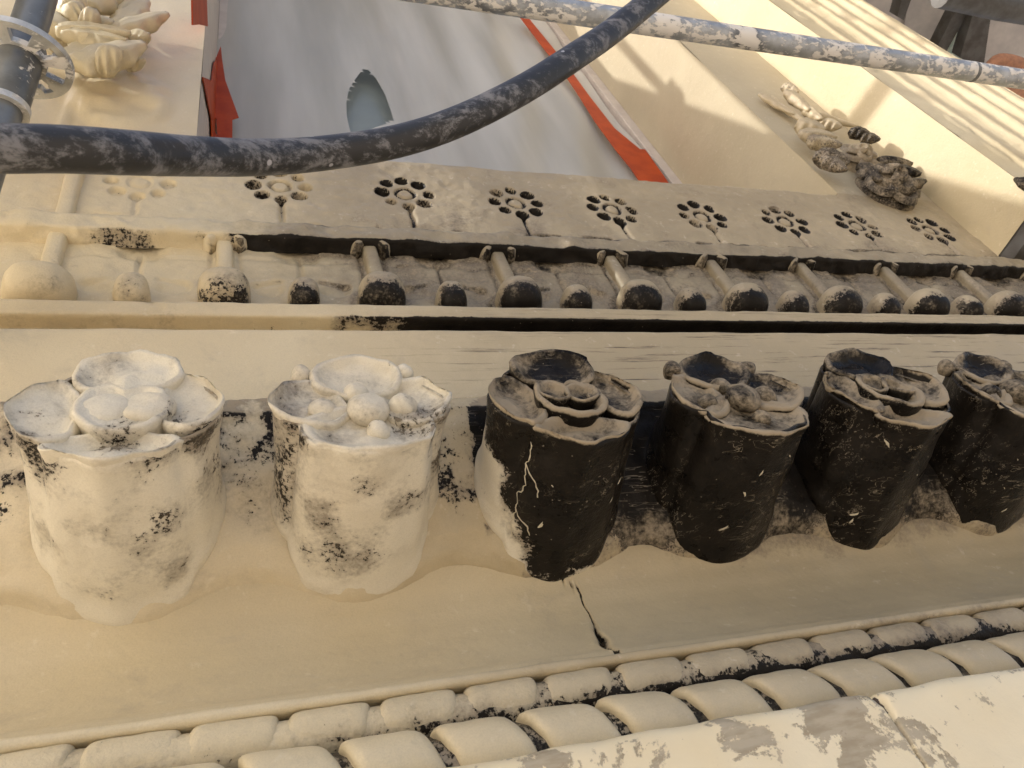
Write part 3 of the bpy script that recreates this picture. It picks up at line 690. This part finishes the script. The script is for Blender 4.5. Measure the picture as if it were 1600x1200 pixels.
def knob(name, x, z, rx, ry, rz, seed, soot=.0):
    ph = np.linspace(0, np.pi, 17); th = np.linspace(0, 2*np.pi, 30, endpoint=False)
    q = lambda c: np.sign(c)*np.abs(c)**.78
    P = np.zeros((17, 30, 3)); P[..., 0] = x+rx*q(np.sin(ph))[:, None]*q(np.cos(th)); P[..., 1] = 3.33-ry*q(np.sin(ph))[:, None]*q(np.sin(th)); P[..., 2] = z+rz*q(np.cos(ph))[:, None]
    P = P+(fbm(P*6+seed, 3, seed)*.010)[..., None]
    return mesh(name, P.reshape(-1, 3), gridF(17, 30, wv=True, flip=True), M['knob'], fr, soot=soot+0*P[..., 0]+.12*sst(.0, .5, noise(P*7, seed)), dust=.22+0*P[..., 0])
for i, x in enumerate(bigx):
    w0 = .20 if i == 0 else .168
    knob('knob', x, 4.405, w0, .215, .17, i+1, -.12 if i == 0 else .06 if i == 1 else 0)
    rblock('stem', (x+.01, 4.45, .062), (x-.01, 5.16 if i else 6.62, .056), .07, M['relief'], fr, i, soot=.02 if i < 2 else .20)
    for sg in (-1, 1):
        if i: rblock('stem_leaf', (x+sg*.03, 5.13, .045), (x+sg*.135, 5.0+.03*random.random(), .036), .11, M['bar'], fr, i*2+sg, n=9, pw=2.4, soot=.0)
for i, x in enumerate(smallx):
    if i: knob('small_knob', x, 4.385, .108, .17, .145, 30+i, 0)

# ---------------------------------------------------------------- apron with pierced flowers
apron = empty('window_apron', (3, 3.36, 5.3), 'dusty cream apron panel under the window, carved with a row of small pierced flowers', 'wall panel')
st_ = .0125
ax = np.arange(-3.0, 9.0, st_); azz = np.arange(5.30, 6.6126, st_)
P = np.zeros((len(ax), len(azz), 3)); P[..., 0] = ax[:, None]; P[..., 1] = 3.36; P[..., 2] = azz[None]
d = fbm(P*2.5, 4, 33)*.016+.005*noise(P*16, 9)
d -= .05*sst(6.57, 6.6126, P[..., 2])*(ax[:, None] > -.4)*(ax[:, None] < 6.3)
# small chips and hollows just above the bar
d -= .035*sst(.12, .4, noise(P*np.array([6, 1, 14]), 71))*sst(5.46, 5.38, P[..., 2])
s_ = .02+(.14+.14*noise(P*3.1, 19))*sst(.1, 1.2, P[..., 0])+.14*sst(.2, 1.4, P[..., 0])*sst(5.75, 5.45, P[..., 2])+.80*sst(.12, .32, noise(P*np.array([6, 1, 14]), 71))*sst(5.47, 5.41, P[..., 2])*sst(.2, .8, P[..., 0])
du_ = .5+0*s_
fx = [-.78, .261, 1.305, 2.312, 3.268, 4.234, 5.209, 6.117, 7.12]; fz = [5.92, 5.99, 6.0, 5.97, 5.95, 5.93, 5.93, 5.92, 5.93]
cell = np.zeros((len(ax)-1, len(azz)-1), int)-1
for i, (x, z) in enumerate(zip(fx, fz)):
    dx = P[..., 0]-x; dz = P[..., 2]-z; dx = dx+.008*noise(P*12, i); dz = dz+.008*noise(P*12, i+9)
    amt = .45 if i == 0 else 1; sk = 0 if i == 0 else (.55 if i == 1 else 1)
    r = np.hypot(dx, dz*.95)
    gm = np.zeros_like(r); gs = np.zeros_like(r)
    for j in range(8):
        a = -np.pi/2+j*np.pi/4+.03*math.sin(j*5+i*3); hx = .205*math.cos(a); hz = .215*math.sin(a)
        sz_ = 1+.13*math.sin(j*3.7+i*5.1); q = np.hypot((dx-hx)/(.050*sz_), (dz-hz)/(.056*sz_)); gm = np.maximum(gm, sst(1.18, .80, q)); gs = np.maximum(gs, sst(1.36, 1.08, q)*(.75+.25*math.sin(j*7.1+i*2.3)))
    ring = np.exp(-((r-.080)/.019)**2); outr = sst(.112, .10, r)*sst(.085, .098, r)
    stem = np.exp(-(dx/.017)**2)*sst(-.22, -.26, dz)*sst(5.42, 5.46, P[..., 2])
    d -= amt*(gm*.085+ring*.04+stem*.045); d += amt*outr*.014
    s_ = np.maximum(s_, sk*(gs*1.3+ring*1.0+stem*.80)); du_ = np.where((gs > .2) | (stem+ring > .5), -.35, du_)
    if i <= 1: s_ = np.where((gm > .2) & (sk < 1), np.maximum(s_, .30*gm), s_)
    i0 = int(round((x-.29+3.0)/st_)); i1 = int(round((x+.29+3.0)/st_)); j0 = int(round((z-.30-5.30)/st_)); j1 = int(round((z+.30-5.30)/st_))
    cell[i0:i1, j0:j1] = i
P[..., 1] -= d
du_ = du_+0
nv = len(azz)
def submesh(name, mask):
    I, J = np.nonzero(mask); F = np.stack([I*nv+J, (I+1)*nv+J, (I+1)*nv+J+1, I*nv+J+1], 1)
    u, inv = np.unique(F, return_inverse=True); F2 = inv.reshape(F.shape)
    return mesh(name, P.reshape(-1, 3)[u], F2, M['apron'], apron, soot=s_.ravel()[u], dust=du_.ravel()[u])
submesh('panel', cell == -1)
for i in range(len(fx)):
    o = submesh('pierced_flower', cell == i)
    if i == 0: o['label'] = 'faint flower almost filled with cream paint'
box('apron_top', (-.4, 3.40, 6.45), (6.33, 5.4, 6.598), M['upper'], apron)

# ---------------------------------------------------------------- upper walls
lw = empty('left_pier', (-3, 3.36, 6.6), 'glossy cream wall pier left of the masked window', 'wall')
def plane_xz(name, x0, x1, z0, z1, y, mat, parent, st=.08, amp=.015, f=None):
    a = np.linspace(x0, x1, max(2, int((x1-x0)/st))); b = np.linspace(z0, z1, max(2, int((z1-z0)/st)))
    P = np.zeros((len(a), len(b), 3)); P[..., 0] = a[:, None]; P[..., 2] = b[None]; P[..., 1] = y-fbm(P*1.5, 3, 4)*amp
    if f is not None: P[..., 1] -= f(P)
    return grid(name, P, mat, parent)
def plane_yz(name, y0, y1, z0, z1, x, mat, parent, st=.08, amp=.012, flip=False):
    a = np.linspace(y0, y1, max(2, int(abs(y1-y0)/st))); b = np.linspace(z0, z1, max(2, int((z1-z0)/st)))
    P = np.zeros((len(a), len(b), 3)); P[..., 1] = a[:, None]; P[..., 2] = b[None]; P[..., 0] = x+fbm(P*1.5, 3, 6)*amp
    return grid(name, P, mat, parent, flip=flip)
# low remains of a worn rosette on the pier
def worn(P):
    x, z = P[..., 0], P[..., 2]; r = np.hypot((x+1.02)/.42, (z-7.35)/.62)
    return .09*sst(1.05, .75, r)*(.7+.5*noise(P*6, 3))+.03*np.exp(-((x+1.42)/.03)**2)*sst(8.0, 7.8, z)
plane_xz('face', -4, -.4, 6.60, 26, 3.36, M['clean'], lw, st=.04, f=worn)
plane_yz('reveal', 3.36, 5.2, 6.60, 26, -.4, M['frame'], lw, flip=False)
rp = empty('right_pier', (7, 3.36, 6.6), 'cream wall pier and deep splay right of the masked window, crossed by soft scaffold shadows', 'wall')
plane_xz('face', 6.316, 7.72, 6.60, 26, 3.36, M['upper'], rp, st=.06)
plane_yz('reveal', 3.36, 5.2, 6.60, 26, 6.316, M['upper'], rp, flip=True)
pil = empty('fluted_pilaster', (9, 3, 5.45), 'sunlit cream fluted pilaster with flaking paint, projecting at the upper right', 'pilaster')
def flute(P):
    x = P[..., 0]; h = 0*x
    for c in (8.12, 8.66, 9.12, 9.6, 10.0):
        h = h+.045*np.exp(-((x-c)/.035)**2)
    h = h-.05*sst(8.16, 8.3, x)*sst(8.66, 8.45, x)-.05*sst(8.7, 8.8, x)*sst(9.12, 9.0, x)-.05*sst(9.16, 9.26, x)*sst(9.6, 9.48, x)-.04*sst(9.64, 9.72, x)*sst(10, 9.9, x)
    return h+.012*sst(.3, .45, noise(P*np.array([5, 1, 2.5]), 90))
plane_xz('front', 7.69, 10.25, 5.46, 26, 2.64, M['pilaster'], pil, st=.028, f=flute)
plane_yz('side', 2.64, 3.40, 5.46, 26, 7.69, M['pilaster'], pil, flip=True)
plane_yz('side', 2.64, 3.46, 5.46, 26, 10.25, M['pilaster'], pil)
box('underside', (7.70, 2.66, 5.30), (10.24, 3.5, 5.47), M['steel'], pil)
# ---------------------------------------------------------------- window
win = empty('masked_window', (3, 5.1, 6.6), 'tall window masked with milky grey plastic film and orange tape', 'window')
fg = .055
fxs = np.arange(-.40, 6.11, fg); fzs = np.arange(6.6, 24, fg)
P = np.zeros((len(fxs), len(fzs), 3)); P[..., 0] = fxs[:, None]; P[..., 2] = fzs[None]
fold = .05*np.sin((P[..., 0]-.16*(P[..., 2]-9.8))*5+2*noise(P*.5, 2))*sst(1.5, 3.5, P[..., 0])+.05*noise(P*np.array([2.2, 1, .35]), 5)
P[..., 1] = 5.0+fold*.8
tear = np.array([onY(a, b, 5.0)[[0, 2]] for a, b in [(541, 160), (545, 138), (556, 122), (570, 104), (588, 122), (602, 145), (611, 170), (616, 187), (590, 196), (566, 206), (552, 218), (546, 200), (542, 180)]])
def inside(x, z):
    c = np.zeros_like(x, bool); n_ = len(tear)
    for i in range(n_):
        x1, z1 = tear[i]; x2, z2 = tear[(i+1) % n_]
        c ^= ((z1 > z) != (z2 > z)) & (x < (x2-x1)*(z-z1)/(z2-z1+1e-12)+x1)
    return c
vin = inside(P[..., 0], P[..., 2])
cin = vin[:-1, :-1] & vin[1:, :-1] & vin[:-1, 1:] & vin[1:, 1:]
cany = vin[:-1, :-1] | vin[1:, :-1] | vin[:-1, 1:] | vin[1:, 1:]
# snap inside vertices bordering the hole out to its outline
Pf = P.copy()
for (i, j) in zip(*np.nonzero(vin)):
    p = P[i, j, [0, 2]]; best = None
    for a in range(len(tear)):
        A = tear[a]; B = tear[(a+1) % len(tear)]; t = np.clip(np.dot(p-A, B-A)/np.dot(B-A, B-A), 0, 1); q = A+t*(B-A); dd = np.hypot(*(p-q))
        if best is None or dd < best[0]: best = (dd, q)
    if best[0] < fg*1.1: Pf[i, j, 0], Pf[i, j, 2] = best[1]
mesh('plastic_film', Pf.reshape(-1, 3), gridF(len(fxs), len(fzs), skip=cin), M['film'], win)
box('glass_pane', (-.4, 5.22, 6.6), (6.3, 5.25, 24), M['glass'], win)
box('jamb', (6.13, 4.93, 6.6), (6.314, 5.20, 24), M['frame'], win, .01)
box('jamb', (-.395, 5.02, 6.6), (-.20, 5.20, 24), M['frame'], win, .01)
box('inner_jamb', (5.93, 5.06, 6.6), (6.13, 5.20, 24), M['frame'], win, .01)
for x in (2.45, 3.0): box('glazing_bar', (x, 5.07, 6.6), (x+.17, 5.20, 24), M['frame'], win, .01)
box('rail', (-.2, 5.08, 9.3), (5.93, 5.21, 9.75), M['frame'], win, .01)
def tape(pts, y, lab=None, th=.012):
    o = prism('tape_strip', [onY(a, b, y) for a, b in pts], (0, th, 0), M['tape'], win)
    if lab: o['label'] = lab
tape([(812, 26), (826, 28), (862, 72), (892, 110), (921, 150), (960, 200), (1000, 233), (1008, 233), (1048, 290), (1004, 290), (985, 262), (963, 235), (930, 190), (905, 150), (885, 120), (850, 76)], 4.86, 'long orange tape strip down the right edge of the film')
tape([(345, 72), (347, 92), (352, 125), (373, 183), (363, 186), (363, 225), (340, 225), (338, 185), (330, 184), (326, 150), (314, 120), (332, 126), (334, 98)], 4.80, 'torn orange tape piece at the lower left of the window')
tape([(331, 200), (340, 212), (340, 225), (330, 225)], 4.79)
def tapeX(pts):
    prism('tape_strip', [onX(a, b, -.385) for a, b in pts], (.012, 0, 0), M['tape'], win)
tapeX([(298, -14), (321, -14), (323, 41), (310, 38), (299, 39)])
tapeX([(315, 120), (329, 126), (333, 98), (341, 90), (341, 216), (330, 216), (329, 186), (323, 158)])

# ---------------------------------------------------------------- carved ornaments on the piers
def tongue_shape(name, pa, pb, w_, h, mat, parent, ya=3.2, curl=.0, seed=0, ridges=0, soot=.0, dust=.3, n=20, mm=18, bend=0., taper=(.5, .35)):
    """closed carved leaf from a to b (x,z), width w_, thickness h, its middle lifted to ya"""
    (xa, za), (xb, zb) = pa, pb; t = np.linspace(0, 1, n); a = np.linspace(0, 2*np.pi, mm, endpoint=False)
    L = math.hypot(xb-xa, zb-za); tx, tz = (xb-xa)/L, (zb-za)/L; nx_, nz_ = tz, -tx
    wt = w_*(np.sin(np.pi*np.clip(t, .02, .98)**taper[0]))**taper[1]; ht = h*(np.sin(np.pi*np.clip(t, .03, .97)**.7))**.5
    cx = xa+(xb-xa)*t+nx_*bend*np.sin(np.pi*t); cz = za+(zb-za)*t+nz_*bend*np.sin(np.pi*t); cy = ya-curl*t**2
    P = np.zeros((n, mm, 3)); c, s = np.cos(a), np.sin(a)
    P[..., 0] = cx[:, None]+wt[:, None]*c*nx_; P[..., 2] = cz[:, None]+wt[:, None]*c*nz_
    rg = 1+.30*np.cos(c*ridges*np.pi)*(ridges > 0)-.45*np.exp(-(c/.22)**2)*(s > 0)*(ridges != 0)
    P[..., 1] = cy[:, None]-ht[:, None]*s*rg+.25*wt[:, None]*c**2
    P[..., 0] += (wt*.18*np.sin(t*19+seed))[:, None]*c*nx_; P[..., 2] += (wt*.18*np.sin(t*19+seed))[:, None]*c*nz_
    P = P+(fbm(P*5+seed, 3, seed)*.03*max(w_*3, .4))[..., None]*np.array([.6, .8, .6])
    return mesh(name, P.reshape(-1, 3), gridF(n, mm, wv=True).tolist()+[tuple(range(mm-1, -1, -1)), tuple((n-1)*mm+i for i in range(mm))], mat, parent, soot=soot+0*P[..., 0], dust=dust+0*P[..., 0])
W = lambda a, b, y=3.2: tuple(onY(a, b, y)[[0, 2]])
ac = empty('acanthus_carving', (-1.5, 3.3, 8), 'sunlit pale carved acanthus leaves on the pier behind the scaffold coupling', 'carving')
AC = [((100, 95), (170, 76), .15, .11, 3.1, 3), ((118, 100), (226, 82), .17, .11, 3.02, 3), ((120, 60), (196, 92), .13, .12, 3.05, 4), ((95, 20), (134, 14), .13, .13, 3.05, 0), ((104, 30), (132, 26), .12, .13, 3.0, 0),
      ((128, 36), (156, 42), .13, .14, 3.0, 0), ((150, 94), (193, 98), .13, .13, 3.0, 0), ((185, 42), (230, 14), .14, .09, 3.15, 3), ((180, 48), (262, 34), .11, .09, 3.05, 3), ((186, 30), (214, 4), .12, .10, 3.2, 2),
      ((110, 60), (150, 30), .14, .12, 3.2, 3), ((70, 0), (120, -20), .2, .15, 3.1, 2), ((60, 30), (105, 60), .15, .15, 3.1, 3), ((90, 45), (205, 66), .08, .10, 3.0, 5), ((100, 52), (200, 78), .07, .09, 3.0, 5),
      ((140, 10), (200, -15), .14, .11, 3.1, 3), ((203, 99), (226, 108), .08, .07, 3.2, 0), ((205, 58), (232, 70), .10, .10, 3.05, 2), ((150, 40), (178, 52), .10, .10, 3.1, 0)]
for i, (a, b, w_, h, y, rd) in enumerate(AC):
    tongue_shape('leaf', W(*a, y), W(*b, y), w_, h, M['pilaster'], ac, ya=y, curl=.08, seed=i, ridges=rd, soot=-.1)
tongue_shape('leaf_base', W(60, 60, 3.3), W(200, 50, 3.3), .5, .12, M['pilaster'], ac, ya=3.34, seed=40, soot=-.1)
sw = empty('flower_swag', (7.2, 3.3, 7), 'carved swag of ribbon and roses hanging beside the pilaster, lower roses black with dirt', 'carving')
def sog(i): return (-.1, .3)[0] if i < 5 else 0.6
SW = [((1188, 147), (1240, 184), .06, .05, 3.28, 2, -.1), ((1205, 152), (1262, 200), .05, .05, 3.27, 0, -.1), ((1226, 134), (1244, 150), .07, .08, 3.2, 0, .25), ((1232, 143), (1262, 178), .09, .08, 3.18, 3, 0.0),
      ((1262, 176), (1338, 203), .045, .05, 3.22, 0, -.05), ((1256, 168), (1282, 192), .07, .08, 3.18, 2, .1), ((1245, 192), (1286, 208), .13, .10, 3.15, 3, -.05), ((1250, 208), (1304, 220), .10, .09, 3.15, 3, .15), ((1262, 218), (1312, 232), .10, .09, 3.15, 3, .3),
      ((1284, 190), (1312, 204), .09, .09, 3.18, 3, .1), ((1276, 240), (1322, 262), .13, .10, 3.17, 4, .42), ((1290, 248), (1318, 272), .10, .09, 3.14, 3, .42), ((1330, 203), (1356, 216), .10, .09, 3.15, 3, .65), ((1346, 212), (1372, 224), .08, .08, 3.15, 3, .6),
      ((1372, 250), (1422, 262), .08, .09, 3.2, 2, .8), ((1350, 258), (1372, 288), .10, .09, 3.22, 2, .6), ((1405, 292), (1442, 288), .09, .08, 3.2, 2, .8), ((1398, 262), (1436, 278), .08, .08, 3.18, 3, .8)]
for i, (a, b, w_, h, y, rd, s0) in enumerate(SW):
    tongue_shape('ribbon' if i in (0, 1, 4) else 'leaf', W(*a, y), W(*b, y), w_, h, M['swag'], sw, ya=y, curl=.05, seed=i+60, ridges=rd, soot=s0, dust=.4)
def rose(px, py, y, R, soot, dust, seed):
    cx, _, cz = onY(px, py, y); r_ = random.Random(seed)
    for j, (rad, hh, cnt) in enumerate(((1.0, 0, 5), (.68, .14, 4), (.40, .26, 3))):
        for q in range(cnt):
            a0 = 2*np.pi*q/cnt+j*.7+seed; ox = R*rad*.55*math.cos(a0); oz = R*rad*.55*math.sin(a0)*1.15
            th = np.linspace(0, 2*np.pi, 22, endpoint=False); rr = np.linspace(0, 1, 8)
            pr = np.interp(rr, [0, .5, .8, .92, 1], [-.10, -.06, .06, .05, -.12])*R*1.3
            sx_ = R*rad*.58
            Pp = np.zeros((8, 22, 3)); Pp[..., 0] = cx+ox+rr[:, None]*np.cos(th)*sx_; Pp[..., 2] = cz+oz+rr[:, None]*np.sin(th)*sx_*1.15
            Pp[..., 1] = y-hh*R*1.5-pr[:, None]+0*th-.12*R*np.cos(th-a0)*rr[:, None]*(-1)
            Pp += (noise(Pp*7+q, seed+q)*.02)[..., None]
            mesh('rose_petal', Pp.reshape(-1, 3), gridF(8, 22, wv=True), M['swag'], sw, soot=soot+0*Pp[..., 0], dust=dust+0*Pp[..., 0])
    th = np.linspace(0, 2*np.pi, 22, endpoint=False)
    # backing boss under the petals
    ph = np.linspace(0, np.pi/2, 6); Pp = np.zeros((6, 22, 3)); Pp[..., 0] = cx+np.sin(ph)[:, None]*np.cos(th)*R*1.05; Pp[..., 2] = cz+np.sin(ph)[:, None]*np.sin(th)*R*1.2; Pp[..., 1] = 3.38-np.cos(ph)[:, None]*(3.38-y+.02)+0*th
    mesh('rose_boss', Pp.reshape(-1, 3), gridF(6, 22, wv=True), M['swag'], sw, soot=soot+0*Pp[..., 0], dust=dust+0*Pp[..., 0])
rose(1347, 240, 3.20, .23, .30, .8, 2); rose(1394, 281, 3.19, .33, .72, .50, 1)
tongue_shape('leaf', W(1588, 285, 2.6), W(1640, 300, 2.6), .12, .06, M['swag'], pil, ya=2.58, soot=.9, seed=9)

# ---------------------------------------------------------------- scaffold tubes and hose
tb = empty('scaffold_ledger', (4.7, 1.92, 6.74), 'galvanised horizontal scaffold tube spattered with dried plaster, crossing the upper right', 'scaffold tube')
tube('tube', [(x, 1.92, 6.745) for x in np.linspace(-.2, 14, 60)], .1006, M['tube'], tb, 32)
tube('tube_end', [(x, 1.92, 6.745) for x in np.linspace(-.32, -.2, 4)], .09, M['standard'], tb, 24)
for (x, z) in ((7.28, 0),):
    tube('joint_ring', [(x+.0, 1.92, 6.745), (x+.04, 1.92, 6.745)], .104, M['standard'], tb, 32)
pa = np.array([-1.474, 2.734, 5.493]); pb = np.array([-1.228, 2.027, 5.749])
# the standard rises plumb past the pier
b_ = np.array(ray(13, 190))*5.30; t_ = b_+np.array([0, 0, 1.0])
q0 = ray(-2, 190); q1 = ray(58, 2)
Pa = q0*5.35; Pb = q1*6.0
dirv = (Pb-Pa)/np.linalg.norm(Pb-Pa)
st_o = empty('scaffold_standard', tuple(Pa), 'dark scaffold upright with a slotted rosette disc in the upper left corner', 'scaffold tube')
tube('tube', [Pa-dirv*1.2, Pa, Pb, Pb+dirv*3], .1006, M['standard'], st_o, 32)
rc = ray(30, 82)*5.62
ee = np.cross(dirv, [0, 0, 1]) if abs(dirv[2]) < .95 else np.cross(dirv, [0, 1, 0]); ee /= np.linalg.norm(ee); ff = np.cross(dirv, ee)
on_ax = Pa+dirv*np.dot(rc-Pa, dirv)
tube('collar', [on_ax-dirv*.36, on_ax-dirv*.34, on_ax+dirv*.10, on_ax+dirv*.12], [.11, .122, .125, .115], M['standard'], st_o, 32)
tube('spigot_ring', [on_ax-dirv*.40, on_ax-dirv*.36], .135, M['rosette'], st_o, 32)
# rosette: disc with four round and four trapezoid slots
nth, nr_ = 96, 14
th = np.linspace(0, 2*np.pi, nth, endpoint=False); rr = np.linspace(.105, .285, nr_)
Vv = []; 
for side in (-1, 1):
    for r in rr:
        for a in th: Vv.append(on_ax+r*(math.cos(a)*ee+math.sin(a)*ff)+dirv*.02*side)
keep = np.zeros((nr_-1, nth), bool)
for i in range(nr_-1):
    for j in range(nth):
        r = (rr[i]+rr[i+1])/2; a = (th[j]+np.pi/nth); q = a/(np.pi/4); kq = round(q); da = abs(a-kq*np.pi/4); big = kq % 2 == 0
        hole = (.15 < r < .24) and da*r < (.060*(.6+.4*(r-.155)/.09) if big else .034)
        keep[i, j] = not hole
Fr = []
idx = lambda s, i, j: s*nr_*nth+i*nth+j % nth
for i in range(nr_-1):
    for j in range(nth):
        if keep[i, j]:
            Fr.append((idx(0, i, j), idx(0, i+1, j), idx(0, i+1, j+1), idx(0, i, j+1)))
            Fr.append((idx(1, i, j), idx(1, i, j+1), idx(1, i+1, j+1), idx(1, i+1, j)))
            if not keep[i, (j+1) % nth]: Fr.append((idx(0, i, j+1), idx(0, i+1, j+1), idx(1, i+1, j+1), idx(1, i, j+1)))
            if not keep[i, (j-1) % nth]: Fr.append((idx(0, i, j), idx(1, i, j), idx(1, i+1, j), idx(0, i+1, j)))
            if i+1 >= nr_-1 or not keep[i+1, j]: Fr.append((idx(0, i+1, j), idx(1, i+1, j), idx(1, i+1, j+1), idx(0, i+1, j+1)))
            if i == 0 or not keep[i-1, j]: Fr.append((idx(0, i, j), idx(0, i, j+1), idx(1, i, j+1), idx(1, i, j)))
mesh('rosette', Vv, Fr, M['rosette'], st_o, smooth=False)

hp = [(-1.05, 1.12, 2.10), (-.645, 1.137, 2.125), (-.454, 1.124, 2.127), (-.161, 1.279, 2.421), (.259, 1.388, 2.727), (.560, 1.372, 2.851), (.831, 1.313, 2.965), (1.152, 1.241, 3.189), (1.498, 1.194, 3.551), (1.805, 1.151, 3.873), (2.37, 1.008, 4.427), (3.1, .8, 5.2)]
HP = []
for (a, b, wd) in [(-90, 229, 79), (0, 232, 77), (90, 233, 74), (190, 238, 70), (300, 244, 62), (400, 246, 57), (500, 240, 53), (620, 221, 50), (720, 188, 48), (820, 138, 45), (900, 87, 42), (960, 46, 39), (1040, -18, 36), (1140, -100, 34)]:
    d_ = ray(a, b); Zf = 1215*.030/wd/S; HP.append(d_*Zf/np.dot(AX[:, 2], d_))
hs = tube('hose', spline(HP, 90), .0625, M['hose'], None, 24)
tag(hs, 'dusty black rubber hose sagging across the picture in front of the window', 'hose')

# ---------------------------------------------------------------- scaffold lift far up at the right
bd = empty('upper_scaffold_lift', tuple(onZ(1500, 60, 15)), 'grey scaffold boards and dark beams seen high beyond the pilaster', 'scaffold')
for i in range(16): box('board', (8+i*1.9, -8, 17.0+.05*(i % 3)), (8+i*1.9+1.82, 16, 17.2+.05*(i % 3)), M['grey'], bd)
def Z(a, b, z): return onZ(a, b, z)
for pts, z, mt in (([(1330, -60), (1425, -60), (1402, 40), (1330, 20)], 16, 'grey'), ([(1432, -60), (1520, -60), (1478, 80), (1412, 45)], 16, 'grey'),
                   ([(1528, 12), (1640, -60), (1640, 130), (1545, 130), (1540, 55)], 16, 'grey'), ([(1478, 86), (1524, 4), (1522, 58), (1500, 130)], 15.4, 'mint'),
                   ([(1535, 30), (1650, 10), (1650, 140), (1535, 140)], 15, 'grey')):
    prism('board', [Z(a, b, z) for a, b in pts], (0, 0, .15), M[mt], bd)
for pts, z in (([(1425, -60), (1445, -60), (1412, 32), (1402, 26)], 15), ([(1512, -20), (1535, -20), (1478, 82), (1465, 72)], 14.8), ([(1527, 0), (1552, 0), (1536, 110), (1500, 90)], 14.6)):
    prism('beam', [Z(a, b, z) for a, b in pts], (0, 0, .3), M['steel'], bd)
tube('beam_tube', [Z(1470, -8, 12.5), Z(1560, 12, 12.5), Z(1680, 32, 12.5)], .22, M['steel'], bd, 16)
tube('brick_arch', spline([Z(1545, 110, 14), Z(1560, 95, 14), Z(1585, 98, 14), Z(1610, 110, 14)], 12), .15, M['brick'], bd, 10)
prism('plank_end', [Z(1562, 128, 13), Z(1660, 132, 13), Z(1660, 190, 13), Z(1600, 165, 13)], (0, 0, .2), M['brick'], bd)
